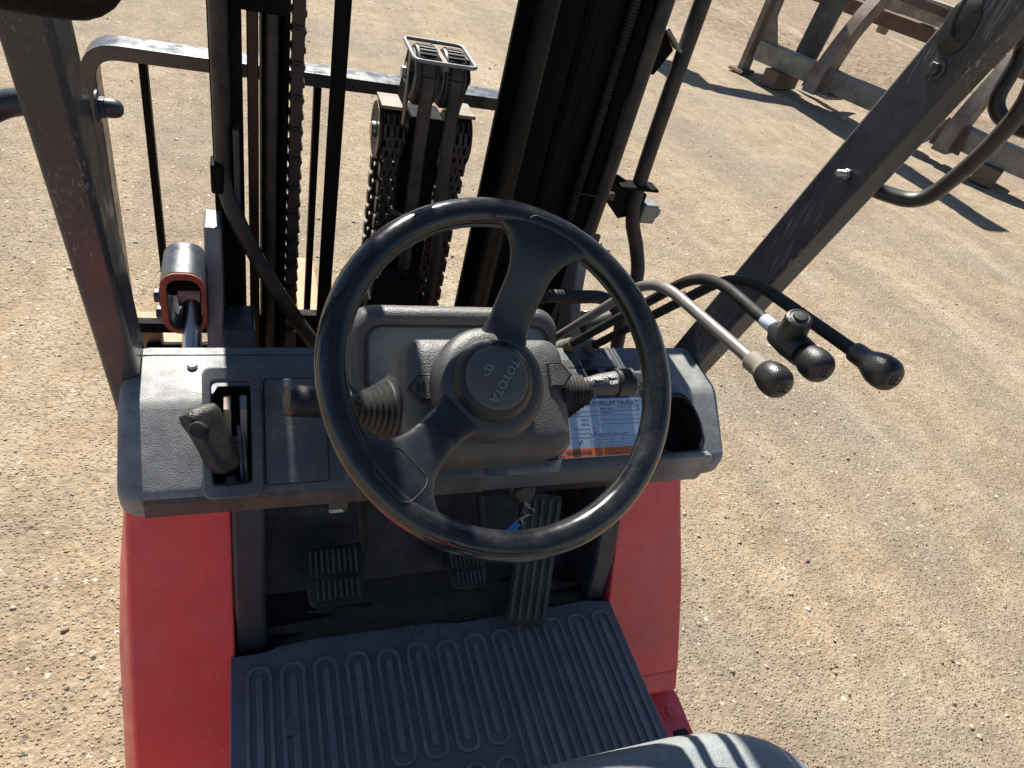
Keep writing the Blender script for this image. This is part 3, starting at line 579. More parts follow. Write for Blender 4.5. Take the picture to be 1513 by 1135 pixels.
for k, ch in enumerate('FNR'): text('badge_letter', ch, .006, wp(-.0545, .0125 - .0085 * k, -.0833), WU, WV, 'white', bl, .0003, bold=.0002)
def bellows(name, o, axis, r0, r1, L, n, m, parent, seg=30):
    prof = []
    for i in range(n):
        a, b = i / n, (i + .5) / n; ra = r0 + (r1 - r0) * (a ** .75); rb = r0 + (r1 - r0) * (b ** .75)
        d = .0022 * (r0 / .04)
        prof += [(ra, L * a), (ra + d * .6, L * (a + .22 / n)), (rb, L * b), (rb - d, L * (b + .2 / n))]
    prof.append((r1, L)); prof.append((r1 * .6, L))
    return lathe(name, prof, o, axis, m, parent, seg, sharp=80)
bellows('lever_boot', wp(-.084, -.006, -.142), Vector((-1, 0, 0)) + WN * .20, .041, .012, .050, 9, 'boot', shr)
bellows('lever_boot', wp(.108, .006, -.135), Vector((1, 0, 0)) + WN * .12, .044, .013, .046, 8, 'boot', shr)
# direction lever, left
d1 = (WU * -1 + WN * .32 + WV * .03).normalized(); a0 = wp(-.128, -.004, -.124)
dl = tube('direction_lever', [a0 - d1 * .01, a0 + d1 * .03], .0075, 'black', FK, 14)
k0 = a0 + d1 * .015
lathe('lever_knob', [(.010, 0), (.0150, .006), (.0158, .02), (.0162, .052), (.0155, .057), (.0132, .0595), (.0128, .0588), (.011, .0592), (0, .0592)], k0, d1, 'black', dl, 28)
# light and indicator stalk, right
d2 = (WU + WN * .10 + WV * .05).normalized(); s0 = wp(.146, .012, -.128); su, sv, sw_ = d2, (WV - d2 * WV.dot(d2)).normalized(), None
sn = su.cross(sv)
stalk = tube('indicator_stalk', [s0 - d2 * .012, s0 + d2 * .005, s0 + d2 * .02, s0 + d2 * .044], [.0090, .0105, .0132, .0148], 'shroud', FK, 22)
lathe('stalk_collar', [(.013, 0), (.0172, .001), (.0172, .022), (.013, .023)], s0 + d2 * .042, d2, 'black', stalk, 26)
prism('stalk_paddle', [(0, -.0118), (.042, -.0115), (.054, -.009), (.057, 0), (.054, .009), (.042, .0105), (0, .0118)], s0 + d2 * .062 - sn * .009, su, sv, sn * .018, 'shroud', stalk, bevel=.004, seg=3)
prism('paddle_inset', rrect(.036, .013, .004, 4, .022, .001), s0 + d2 * .066 + sn * .0088, su, sv, sn * .0008, 'shroud', stalk, bevel=.0004)
text('stalk_lettering', 'OFF', .0065, s0 + d2 * .034 - sv * .0025 + sn * .0150, su, (sv + sn * -.15), 'white', stalk, .0005, bold=.0002)
text('stalk_lettering', '=D', .0065, s0 + d2 * .033 + sv * .0055 + sn * .0136, su, (sv + sn * -.4), 'white', stalk, .0009, bold=.0002)
text('stalk_lettering', '=DD', .005, s0 + d2 * .016 + sv * .004 + sn * .0120, su, (sv + sn * -.4), 'white', stalk, .0009, bold=.0002)

# ---- steering wheel
RM, RT = .1655, .0146
sw = tube('steering_wheel', [wp(RM * math.cos(a), RM * math.sin(a), 0) for a in np.linspace(0, 2 * math.pi, 97)[:-1]], RT, 'wheel', FK, 24, closed=True)
tube('rim_seam', [wp((RM + RT * .80) * math.cos(a), (RM + RT * .80) * math.sin(a), -.0092) for a in np.linspace(0, 2 * math.pi, 97)[:-1]], .0009, 'rubber', sw, 6, closed=True)
def spoke(ang):
    er = WU * math.cos(ang) + WV * math.sin(ang); et = WN.cross(er)
    def top(r): t = max(0, min(1, (r - .045) / .112)); return -.0475 + .0545 * (t * t * (3 - 2 * t)) ** .9
    def wd(r):
        t = max(0, (r - .100) / .062); q = max(0, (.068 - r) / .03); return .044 + .080 * t ** 2.3 + .020 * min(1, q) ** 1.6
    def hh(r): return .020 - .004 * (r / .167)
    def zz(r, x):
        q = min(1, abs(2 * x / wd(r))) ** (1 / .62); return (max(0, 1 - q * q) ** .5) ** .62 * hh(r) / 2
    rings = []
    for r in (.030, .04, .05, .06, .07, .08, .09, .1, .11, .12, .13, .138, .146, .153, .159, .164):
        w, h = wd(r), hh(r); ring = []
        for k in range(24):
            a = 2 * math.pi * k / 24; ca, sa = math.cos(a), math.sin(a)
            x = math.copysign(abs(ca) ** .62, ca) * w / 2; z = math.copysign(abs(sa) ** .62, sa) * h / 2
            ring.append(WC + er * math.sqrt(max(1e-6, r * r - (x * max(0, min(1, (r - .11) / .045))) ** 2)) + et * x + WN * (top(r) + z - .0035))
        rings.append(ring)
    s = loft('wheel_spoke', rings, 'spoke', sw, smooth=True, sharp=75)
    pts = []
    for a, b in rrect(.034, .046, .010, 7):
        r = .1465 + a; rt = math.hypot(r, b * .6); e = RT * RT - (rt - RM) ** 2
        t = max(top(r) + zz(r, b) - .0035, math.sqrt(e) if e > 0 else -1) + .0004
        pts.append(WC + er * r + et * b + WN * t)
    tube('spoke_inset_line', pts, .0006, 'boot', sw, 6, closed=True)
    return s
spoke(R(69)); spoke(R(-140))
lathe('wheel_boss', [(.040, -.040), (.050, -.0415), (.0565, -.046), (.0605, -.054), (.0615, -.064), (.058, -.080), (.046, -.092)], wp(0, 0, 0), WN, 'hub', sw, 56, sharp=60)
hubp = [(.0, -.0265), (.018, -.0268), (.031, -.0285), (.0345, -.0300), (.0375, -.0320), (.0435, -.0395), (.0475, -.0500), (.0485, -.0600), (.0487, -.0625), (.0520, -.0630), (.0545, -.0680), (.0550, -.0800), (.048, -.0900)]
hub = lathe('hub_cap', [(r, h) for r, h in hubp], wp(0, 0, 0), WN, 'black', sw, 56, sharp=50)
lathe('hub_disc', [(.0, -.0258), (.018, -.0260), (.0300, -.0274), (.0332, -.0292), (.034, -.031)], wp(0, 0, 0), WN, 'hubdisc', hub, 48, sharp=60)
ta = R(-125.5); tu = WU * math.cos(ta) + WV * math.sin(ta); tv = WN.cross(tu)
text('hub_lettering', 'TOYOTA', .0125, wp(0, 0, -.0264) + tv * .007, tu, tv, 'emboss', sw, .0012, bold=.00015)
for a, b in (((-.006, -.010), (.006, -.010)), ((.006, -.010), (.0065, -.0145)), ((-.006, -.010), (-.004, -.0165)), ((-.004, -.0165), (.003, -.0165)), ((-.001, -.010), (.001, -.0165))):
    q = [wp(0, 0, -.0256) + tu * c[0] + tv * c[1] for c in (a, b)]
    tube('hub_emblem', q, .0007, 'emboss', sw, 6)

# ---- parking brake lever in its housing
g0, g1 = Vector((-.024, .588, 1.052)), Vector((-.053, .634, 1.108)); gd = (g1 - g0).normalized()
gu = (Vector((.75, .35, -.2)) - gd * Vector((.75, .35, -.2)).dot(gd)).normalized(); gv = gd.cross(gu)
rings = []
for t, ww, hh, off in ((-.004, .020, .018, .003), (.001, .029, .026, .002), (.012, .035, .029, 0), (.035, .035, .027, 0), (.055, .039, .029, 0), (.068, .042, .030, -.001), (.076, .038, .026, -.002), (.0785, .022, .018, -.002)):
    rings.append([g0 + gd * t + gu * (a + off) + gv * b for a, b in rrect(ww, hh, min(ww, hh) * .3, 4)])
pb = loft('parking_brake_grip', rings, 'grip', FK, smooth=True, sharp=60)
tag(pb, 'black grained parking brake grip with release button')
bn = g0 + gd * .055 + Vector((-.006, -.018, .012))
lathe('release_button', [(.0085, -.008), (.0085, .002), (.0095, .004), (.0095, .009), (.008, .0125), (.0, .0135)], bn, Vector((-.15, -.62, .6)), 'black', pb, 20)
cyl('lever_shank', g0 + Vector((.004, .01, -.002)), (-.012, .640, 1.040), .008, 'beige', pb)
for k, (x, mm) in enumerate(((-.026, 'beige'), (-.008, 'greyplate'))):
    prism('brake_link', [(.0, .0), (.016, .0), (.020, .03), (.028, .046), (.036, .052), (.028, .062), (.010, .056), (.002, .03)], (x, .624, 1.042), Y, Vector((0, .1, 1)), X * .008, mm, pb, bevel=.001)
cyl('link_pin', (-.034, .640, 1.046), (.0, .640, 1.046), .005, 'beige', pb)
for k, x in enumerate((-.010, -.005)): tube('brake_cable', catmull([(x, .635, 1.075), (x + .002, .61, 1.045), (x + .004, .59, 1.015)], 5), .0022, 'greyplate', pb, 8)
cyl('pivot_bolt', (-.02, .60, 1.014), (-.02, .595, 1.022), .007, 'greyplate', pb)

# ---- hydraulic levers
def knob_prof(): return [(r_ * .66, h_ * .74) for r_, h_ in _kp]
_kp = [(.0110, 0), (.0136, .0015), (.0142, .006), (.0142, .019), (.0152, .024), (.0190, .032), (.0218, .040), (.0226, .049), (.0214, .057), (.0175, .0625), (.0120, .0655), (0, .066)]
def lever(pts, m, seed, tower=False, sticker=False, r=.0061):
    path = fillet(pts, .055, 9); lv = tube('hydraulic_lever', path, r, m, FK, 16)
    d = (path[-1] - path[-2]).normalized(); e = path[-1] - d * .004
    kn = lathe('lever_knob', knob_prof(), e, d, 'black', lv, 28, sharp=70)
    uu, vv, ww = frame(d); 
    for a, b, c2, d2_ in ((-.006, -.006, .006, -.006), (-.006, .0, .006, .0), (-.006, -.006, -.006, .006), (.0, -.006, .0, .006), (.004, .006, -.004, .006)):
        tube('shift_mark', [e + d * .0490 + uu * a * .7 + vv * b * .7, e + d * .0490 + uu * c2 * .7 + vv * d2_ * .7], .0004, 'boot', kn, 5)
    if seed == 0: lathe('dusty_sleeve', [(.0090, -.0002), (.0098, .0014), (.0097, .0140), (.0104, .0180), (.0116, .0210)], e, d, 'dustboot', kn, 28)
    if tower:
        ax = Vector((-.25, -.12, 1)).normalized(); o = e - d * .004 + ax * .008
        lathe('knob_switch', [(.0130, -.008), (.0128, .006), (.0120, .018), (.0112, .0215), (.0088, .0228), (.0080, .0222), (.0062, .0226), (.0058, .0246), (.0, .025)], o, ax, 'black', kn, 24)
        lathe('knob_neck', [(.0085, -.024), (.0130, -.018), (.0142, .0), (.0132, .018)], e, d, 'black', kn, 24)
    if sticker:
        q = e - d * .036; lathe('lever_sticker', [(r + .0003, 0), (r + .0005, .0004), (r + .0005, .0145), (r + .0003, .015)], q - d * .006, d, 'sticker', lv, 20)
    b = V3(pts[0]); dd = (V3(pts[1]) - b).normalized(); base = b + dd * .012
    bellows('lever_boot', base - dd * .045, dd, .0235, .0085, .085, 6, 'dustboot', lv, 22)
    return lv
l1 = lever([(.430, .780, 1.078), (.430, .572, 1.348), (.430, .386, 1.377)], 'tan', 0)
l2 = lever([(.465, .775, 1.078), (.465, .538, 1.380), (.465, .386, 1.396)], 'leverblack', 1, tower=True, sticker=True)
l3 = lever([(.500, .770, 1.078), (.500, .528, 1.386), (.500, .352, 1.414)], 'leverblack', 2)
box('lever_console', (.40, .705, 1.06), (.535, .757, 1.1), 'black', FK, .004)

# ---- overhead guard
def gy(z): return .767 - .29 * (z - 1.1)
def pillar(xi, xo, dy=0, name='guard_pillar'):
    rings = []
    for z in (.93, 1.3, 1.7, 2.02):
        y = gy(z) + dy; rings.append([(xi, y, z), (xi, y - .067, z), (xo, y - .067, z), (xo, y, z)])
    return loft(name, rings, 'guard', FK, smooth=False, bevel=.006)
pL = pillar(-.119, -.155); pR = pillar(.6835, .7215, .0125)
roof = box('guard_front_bar', (-.155, .44, 2.0), (.7215, .54, 2.06), 'guard', FK, .008)
for i in range(8): box('guard_roof_bar', (-.12 + .1075 * i, -.60, 2.015), (-.105 + .1075 * i + .012, .44, 2.05), 'guard', roof, .004)
for x in (-.155, .6845): box('guard_side_bar', (x, -.64, 2.0), (x + .037, .44, 2.06), 'guard', FK, .008); box('guard_rear_pillar', (x, -.70, 1.0), (x + .037, -.64, 2.06), 'guard', FK, .008)
box('guard_rear_bar', (-.155, -.64, 2.003), (.7215, -.60, 2.057), 'guard', FK, .006)
# fittings on the pillars
IN = Vector((-1, 0, 0))
lathe('cable_grommet', [(.0245, -.002), (.0245, .0012), (.023, .0024), (.014, .0032), (.0, .0035)], (.6835, .598, 1.642), IN, 'rubber', pR, 30, squash=(.82, 1.15))
prism('grommet_slit', rrect(.0016, .022, .0006, 1), (.6797, .598, 1.634), Vector((0, -.28, 1)), Vector((0, 1, .28)), X * -.0006, 'dark', pR, bevel=0)
tube('cable', catmull([(.679, .600, 1.635), (.669, .596, 1.66), (.664, .587, 1.72), (.669, .562, 1.85), (.675, .53, 2.0)], 6), .0022, 'rubber', pR, 8)
bolt('pillar_bolt', (.6835, .596, 1.600), IN, .0075, .006, 'guard', pR)
b2 = bolt('pillar_bolt', (.6835, .631, 1.466), IN, .007, .005, 'steel', pR, False)
tb = [(.0045, 0)]
for k in range(6): tb += [(.0045, .002 * k + .001), (.0036, .002 * k + .002)]
lathe('bolt_thread', tb + [(.003, .0135), (0, .0138)], (.6785, .631, 1.466), IN, 'steel', b2, 16)
nl = bolt('pillar_bolt', (-.119, .690, 1.424), X, .0095, .007, 'guard', pL)
lathe('dome_nut', [(.0085, 0), (.0085, .006), (.007, .011), (.004, .0135), (0, .0142)], (-.112, .690, 1.424), X, 'guard', nl, 18)
# grab handles
hp = fillet([(.700, .652, 1.458), (.738, .632, 1.450), (.772, .588, 1.456), (.772, .556, 1.530), (.770, .542, 1.600), (.75, .555, 1.655), (.70, .58, 1.672)], .032, 8)
gh = tube('grab_handle', hp, .0105, 'black', FK, 16, ell=(1.15, .9)); tag(gh, 'black grab handle on the right guard pillar')
for p in ((.7215, .641, 1.455), (.7215, .575, 1.669)): lathe('handle_mount', [(.019, 0), (.019, .004), (.015, .008)], p, X, 'black', gh, 20)
tube('mirror_bracket', fillet([(.70, .60, 1.66), (.77, .610, 1.655), (.802, .606, 1.636), (.797, .600, 1.568), (.832, .552, 1.562), (.90, .50, 1.60)], .028, 8), .0088, 'black', FK, 14)
hl = tube('mirror_bracket', fillet([(-.150, .690, 1.424), (-.190, .690, 1.420), (-.25, .665, 1.375), (-.40, .60, 1.36), (-.43, .58, 1.45)], .04, 8), .0115, 'guard', FK, 16)
prism('side_mirror', rrect(.14, .2, .03, 6, -.43, 1.53), (0, .57, 0), X, Z, Y * .02, 'black', hl, bevel=.006)
lathe('bracket_mount', [(.018, 0), (.018, .004), (.0135, .008)], (-.155, .690, 1.424), -X, 'black', hl, 20)
# driver's mirror hanging at the top left
mc = Vector((-.115, .49, 1.612)); rings = []
for t, k in ((-.014, .82), (-.010, .94), (0, 1), (.010, .97), (.016, .85)):
    rings.append([mc + X * a * k + Z * b * k + Vector((0, 1, -.1)) * t for a, b in rrect(.115, .118, .035, 6)])
mr = loft('driver_mirror', rings, 'mast', FK, smooth=True, sharp=60)
tube('mirror_arm', fillet([mc + Vector((0, .01, .03)), mc + Vector((-.01, .06, .08)), (-.137, .56, 1.76)], .03, 6), .008, 'black', mr, 12)

# ---- seat
def seat_cushion():
    n = 44; rings = []
    for z, k in ((.905, .97), (.93, 1.0), (.965, 1.0), (.99, .985), (1.004, .95), (1.010, .90), (1.011, .80), (1.006, .55), (1.002, .25), (1.001, .02)):
        ring = []
        for j in range(n):
            a = 2 * math.pi * j / n; ca, sa = math.cos(a), math.sin(a)
            x = math.copysign(abs(ca) ** .42, ca) * .290; y = math.copysign(abs(sa) ** .42, sa) * .215
            ring.append((.300 + x * k, .0 + y * k + .010 * (1 - ca * ca), z - .012 * abs(sa) * (k > .6) * (sa > 0)))
        rings.append(ring)
    return loft('seat_cushion', rings, 'vinyl', FK, smooth=True, sharp=60)
sc_ = seat_cushion(); 
for dz, kk in ((.0105, .80), (-.006, .965)):
    tube('seat_seam', [(.300 + math.copysign(abs(math.cos(a)) ** .42, math.cos(a)) * .290 * kk, math.copysign(abs(math.sin(a)) ** .42, math.sin(a)) * .215 * kk + .01 * math.sin(a) ** 2, 1.0005 + dz - (.012 * max(0, math.sin(a)) if kk > .6 else 0)) for a in np.linspace(0, 2 * math.pi, 121)[:-1]], .0016, 'vinyl', sc_, 6, closed=True)
prism('seat_backrest', rrect(.46, .50, .10, 8, .29, 1.26), (0, -.30, 0), X, Z, Vector((0, -.10, 0)), 'vinyl', FK, bevel=.035, seg=5)

# ================================================================== MAST
def rail(name, x0, x1, y0, y1, m='mast', z0=.12, z1=2.50, web='lo', parent=FK):
    t = .014                                                               # C-channel: web on the outside, flanges front and back
    if web == 'lo': p = [(x0, y0), (x1, y0), (x1, y0 + t), (x0 + t, y0 + t), (x0 + t, y1 - t), (x1, y1 - t), (x1, y1), (x0, y1)]
    else: p = [(x1, y0), (x0, y0), (x0, y0 + t), (x1 - t, y0 + t), (x1 - t, y1 - t), (x0, y1 - t), (x0, y1), (x1, y1)]
    return prism(name, p, (0, 0, z0), X, Y, Z * (z1 - z0), m, parent, bevel=.002)
rl = rail('outer_mast_rail', -.041, .003, 1.085, 1.26); tag(rl, 'left outer mast rail in black paint')
ri = rail('inner_mast_rail', .030, .064, 1.12, 1.28)
prism('slide_strip', [(0, 0), (.016, 0), (.016, .012), (0, .012)], (.009, 1.095, .12), X, Y, Z * 2.35, 'slide', ri, bevel=.002)
tube('mast_hose', [(.0425, 1.094, .3), (.0425, 1.094, 2.45)], .0092, 'rubber', FK, 14)
tube('mast_pipe', [(.0625, 1.105, .3), (.0625, 1.105, 2.45)], .0055, 'mast', FK, 12)
rr_ = rail('outer_mast_rail', .530, .582, 1.085, 1.26, web='hi'); tag(rr_, 'right outer mast rail in black paint')
rj = rail('inner_mast_rail', .456, .497, 1.085, 1.28, web='hi')
prism('slide_strip', [(0, 0), (.007, 0), (.007, .012), (0, .012)], (.505, 1.092, .12), X, Y, Z * 2.35, 'mast', rj, bevel=.002)
for x in (.518, .5245): prism('rail_edge', [(0, 0), (.002, 0), (.002, .02), (0, .02)], (x, 1.084, .12), X, Y, Z * 2.35, 'mast', rr_, bevel=0)
for z in (.34, .78, 2.42): box('mast_cross_member', (.005, 1.20, z - .05), (.562, 1.225, z + .05), 'mast', FK, .004)
# corrugated and plain hoses on the right rail
prof = []
for k in range(400): prof += [(.0085, .005 * k), (.0085, .005 * k + .0028), (.0070, .005 * k + .0034), (.0070, .005 * k + .0046)]
lathe('corrugated_hose', prof, (.571, 1.072, .42), Z, 'leverblack', FK, 12, sharp=20)
tube('mast_pipe', [(.592, 1.070, .4), (.592, 1.070, 2.44)], .0125, 'mast', FK, 14)
lathe('pipe_sleeve', [(.0150, 0), (.0150, .085), (.013, .086)], (.592, 1.070, 1.395), Z, 'mast', FK, 18)
tube('mast_hose', catmull([(.613, 1.056, 2.44), (.613, 1.056, 1.6), (.613, 1.056, 1.3), (.608, 1.050, 1.12), (.60, 1.03, .95), (.58, .98, .85)], 8), .0128, 'rubber', FK, 14)
for z in (1.215, 1.128):
    tie = tube('cable_tie', fillet([(.562, 1.060, z), (.615, 1.040, z + .004), (.634, 1.06, z + .004), (.60, 1.10, z)], .012, 4), .0016, 'black', FK, 6)
    box('tie_head', (.626, 1.052, z - .006), (.637, 1.062, z + .008), 'black', tie, .001)
# hose bracket and outer hose, right
br1 = prism('hose_bracket', [(.575, 1.15), (.60, 1.245), (.66, 1.238), (.735, 1.205), (.735, 1.165), (.69, 1.15), (.64, 1.195)], (0, 1.10, 0), X, Z, Y * .01, 'mast', FK, bevel=.002)
box('bracket_lip', (.660, 1.075, 1.222), (.740, 1.11, 1.228), 'mast', br1, .001)
cl = box('hose_clamp', (.728, 1.085, 1.150), (.765, 1.118, 1.190), 'greyplate', br1, .006, 3); bolt('clamp_bolt', (.765, 1.10, 1.172), X, .009, .010, 'steel', cl)
tube('outer_hose', catmull([(.705, 1.100, 2.45), (.7025, 1.100, 1.6), (.706, 1.098, 1.25), (.716, 1.092, 1.16), (.742, 1.08, 1.10), (.754, 1.06, 1.05), (.735, 1.03, 1.005), (.69, 1.0, .985), (.62, .98, .975)], 8), .0142, 'rubber', FK, 16)
br2 = prism('hose_bracket', [(.575, 1.425), (.575, 1.495), (.655, 1.492), (.690, 1.462), (.668, 1.418), (.64, 1.42)], (0, 1.112, 0), X, Z, Y * .008, 'mast', FK, bevel=.002)
prism('bracket_edge', [(.650, 1.494), (.690, 1.464), (.695, 1.467), (.654, 1.499)], (0, 1.09, 0), X, Z, Y * .035, 'greyplate', br2, bevel=.001)
prism('bracket_slot', rrect(.012, .04, .0055, 4, .655, 1.455), (0, 1.1105, 0), X, Z, Y * .001, 'dark', br2, bevel=0)
# left hose, clamp
cb = box('hose_clamp', (-.0445, 1.045, 1.166), (-.026, 1.084, 1.213), 'mast', FK, .004); box('clamp_tab', (-.012, 1.05, 1.14), (-.003, 1.084, 1.268), 'guard', cb, .002)
tube('tilt_hose', catmull([(-.026, 1.068, 1.45), (-.026, 1.066, 1.25), (-.025, 1.060, 1.18), (-.010, 1.045, 1.13), (.03, 1.03, 1.045), (.08, 1.01, .965), (.135, .98, .89), (.17, .95, .83)], 8), .0125, 'rubber', FK, 16)
tube('low_hose', catmull([(.03, .98, .905), (.075, .965, .925), (.13, .95, .915), (.2, .93, .87)], 6), .0085, 'rubber', FK, 12)
box('hose_junction', (-.012, 1.065, 1.425), (.066, 1.082, 1.50), 'mast', FK, .006)
tube('valve_hose', catmull([(.46, .97, 1.03), (.50, .95, 1.062), (.56, .945, 1.067), (.62, .94, 1.068), (.655, .92, 1.04), (.66, .90, .98)], 7), .0125, 'rubber', FK, 14)
bar = prism('centre_bar', [(0, 0), (.0235, 0), (.0235, .006), (0, .006)], (.1265, 1.10, .55), X, Y, Z * 1.9, 'mast', FK, bevel=.001)
tag(bar, 'flat black vertical bar beside the left chain')

# ---- chains
def plate_mesh(pitch, wid, th, n=5):
    """figure-eight chain plate in the x-z plane, extruded along y"""
    r = wid / 2; p = []
    for s in (1, -1):
        for k in range(n + 1):
            a = R(-42 + 264 * k / n) if s > 0 else R(138 + 264 * k / n)
            p.append((r * math.cos(a), s * pitch / 2 + r * math.sin(a) * .8))
    v = [(x, -th / 2, z) for x, z in p] + [(x, th / 2, z) for x, z in p]; m_ = len(p)
    return v, [tuple(range(m_)), tuple(range(2 * m_ - 1, m_ - 1, -1))] + [(i, m_ + i, m_ + (i + 1) % m_, (i + 1) % m_) for i in range(m_)]
def chain_l(x, y, z0, z1):
    pitch = .0245; spine = prism('lift_chain', [(-.008, -.008), (.008, -.008), (.008, .008), (-.008, .008)], (x, y, z0), X, Y, Z * (z1 - z0), 'grease', FK, bevel=0)
    v, f = plate_mesh(pitch, .0225, .026); src = None
    pv = [(.0045 * math.cos(R(45 * k)), -.0155, .0045 * math.sin(R(45 * k))) for k in range(8)] + [(.0045 * math.cos(R(45 * k)), .0, .0045 * math.sin(R(45 * k))) for k in range(8)]
    pf_ = [tuple(range(8))] + [(i, 8 + i, 8 + (i + 1) % 8, (i + 1) % 8) for i in range(8)]
    nb = len(v); v2 = v + [(a, b, c + pitch / 2) for a, b, c in pv]; f2 = f + [tuple(i + nb for i in q) for q in pf_]
    z = z0; i = 0
    while z < z1:
        if src is None: src = mk('chain_link', v2, f2, 'grease', spine); src.location = (x, y, z)
        else: linked(src, (x, y + (.004 if i % 2 else 0), z), parent=spine)
        z += pitch; i += 1
chain_l(.0795, 1.112, .80, 2.3)
def leaf_chain(path, width, parent_name='lift_chain'):
    """leaf chain run along a path: stacks of thin plates, alternate links staggered"""
    path = [V3(p) for p in path]; L = [0]
    for a, b in zip(path, path[1:]): L.append(L[-1] + (b - a).length)
    spine = tube(parent_name, path, .006, 'grease', FK, 6)
    def mesh_for(off):
        vs_, fs = [], []
        for k in range(3):
            x = -width / 2 + width * (k + .5 * off + .25) / 3; b = len(vs_); t = width / 13
            for (xx, yy, zz) in ((-1, -1, -.8), (1, -1, -.8), (1, 1, -.8), (-1, 1, -.8), (-1, -1, .8), (1, -1, .8), (1, 1, .8), (-1, 1, .8)):
                vs_.append((x + xx * t, yy * .0085, zz * .0145))
            fs += [tuple(b + i for i in q) for q in ((0, 3, 2, 1), (4, 5, 6, 7), (0, 1, 5, 4), (1, 2, 6, 5), (2, 3, 7, 6), (3, 0, 4, 7))]
        return vs_, fs
    src = []; s = 0; i = 0; pitch = .0165
    while s < L[-1]:
        k = max(j for j in range(len(L)) if L[j] <= s); k = min(k, len(path) - 2); t = (s - L[k]) / max(1e-6, L[k + 1] - L[k]); p = path[k].lerp(path[k + 1], t)
        d = (path[k + 1] - path[k]).normalized(); q = Matrix((X, d.cross(X), d)).transposed().to_euler()
        if i < 2:
            o = mk('chain_link', *mesh_for(i), 'grease', spine); o.location = p; o.rotation_euler = q; src.append(o)
        else: linked(src[i % 2], p, q, spine)
        s += pitch; i += 1
SR, SY, SZ = .043, 1.165, 1.248
for x, nm in ((.2325, 'left'), (.3505, 'right')):
    arc = [(x, SY - SR * math.cos(R(a)), SZ + SR * math.sin(R(a))) for a in range(0, 181, 12)]
    leaf_chain([(x, SY - SR, .80)] + arc + [(x, SY + SR, .70)], .030)
    sh = lathe('chain_sheave', [(.012, -.021), (.030, -.020), (.033, -.021), (.046, -.021), (.047, -.017), (.038, -.015), (.038, .015), (.047, .017), (.046, .021), (.033, .021), (.030, .020), (.012, .021)], (x, SY, SZ), X, 'slide', FK, 36)
    lathe('sheave_hub', [(.011, -.028), (.013, -.026), (.013, .026), (.011, .028)], (x, SY, SZ), X, 'steel', sh, 20)

# ---- centre lift cylinder, hose pulleys and guard frame
cy_ = cyl('lift_cylinder', (.2915, SY, .25), (.2915, SY, 1.24), .036, 'mast', FK, 32, .006)
lathe('cylinder_gland', [(.030, 0), (.040, .002), (.040, .03), (.036, .034), (.034, .07), (.03, .075)], (.2915, SY, 1.165), Z, 'mast', cy_, 32)
lathe('cylinder_ring', [(.0365, 0), (.0385, .003), (.0385, .008), (.0365, .011)], (.2915, SY, 1.10), Z, 'greyplate', cy_, 32)
hd = box('crosshead', (.262, SY - .035, 1.215), (.321, SY + .035, 1.29), 'mast', FK, .006)
for x0, x1 in ((.212, .252), (.331, .371)): box('crosshead_flange', (x0, 1.125, 1.298), (x1, 1.185, 1.304), 'greysteel', hd, .001)
for x in (.247, .334): prism('pulley_bracket', [(1.125, 1.24), (1.125, 1.30), (1.085, 1.375), (1.11, 1.395), (1.15, 1.39), (1.185, 1.31), (1.185, 1.24)], (x, 0, 0), Y, Z, X * .004, 'mast', hd, bevel=.001)
for x in (.268, .312):
    pl_ = lathe('hose_pulley', [(.012, -.018), (.038, -.0175), (.042, -.0165), (.043, -.013), (.041, -.008), (.0395, 0), (.041, .008), (.043, .013), (.042, .0165), (.038, .0175), (.012, .018)], (x, 1.115, 1.362), X, 'rubber', FK, 40)
    for k in range(36):
        a = 2 * math.pi * k / 36
        if k == 0: tr0 = box('pulley_tread', (-.0130, -.0016, .0395), (.0130, .0016, .0448), 'rubber', pl_, 0); tr0.location = (x, 1.115, 1.362)
        else: linked(tr0, (x, 1.115, 1.362), (a, 0, 0), pl_)
    lathe('pulley_flange', [(.010, 0), (.036, 0), (.037, .0015), (.010, .002)], (x - .0195, 1.115, 1.362), X, 'greyplate', pl_, 36)
box('pulley_divider', (.2865, 1.065, 1.386), (.2945, 1.165, 1.398), 'greysteel', hd, .001)
cyl('pulley_axle', (.236, 1.115, 1.362), (.346, 1.115, 1.362), .006, 'steel', hd); bolt('axle_bolt', (.243, 1.115, 1.362), -X, .010, .009, 'steel', hd)
wf = fillet([(.29, 1.165, 1.400), (.338, 1.165, 1.400), (.335, 1.054, 1.400), (.240, 1.054, 1.400), (.242, 1.165, 1.400), (.29, 1.165, 1.400)], .012, 5)
wfo = tube('hose_guard_frame', wf[:-1], .0030, 'greyplate', FK, 10, closed=True)
for x in (.241, .337): tube('guard_frame_leg', fillet([(x, 1.10, 1.40), (x + (.002 if x < .29 else -.002), 1.104, 1.34), (x + (.006 if x < .29 else -.004), 1.12, 1.28)], .02, 4), .003, 'steel', wfo, 8)
for x0, x1, zb in ((.268, .272, .90), (.312, .330, .88)):
    path = [(x0, 1.115 - .043 * math.cos(R(a)), 1.362 + .043 * math.sin(R(a))) for a in range(48, -1, -12)]
    pts = catmull(path + [(x0 + (x1 - x0) * .3, 1.073, 1.22), (x1, 1.075, 1.05), (x1, 1.08, zb)], 4)
    tube('twin_hose', pts, .0105, 'rubber', FK, 12, ell=(1.05, .8))
ab = box('anchor_block', (.205, .99, 1.010), (.288, 1.03, 1.062), 'mast', FK, .008, 3); box('anchor_base', (.20, 1.0, .80), (.30, 1.04, 1.012), 'mast', ab, .004)

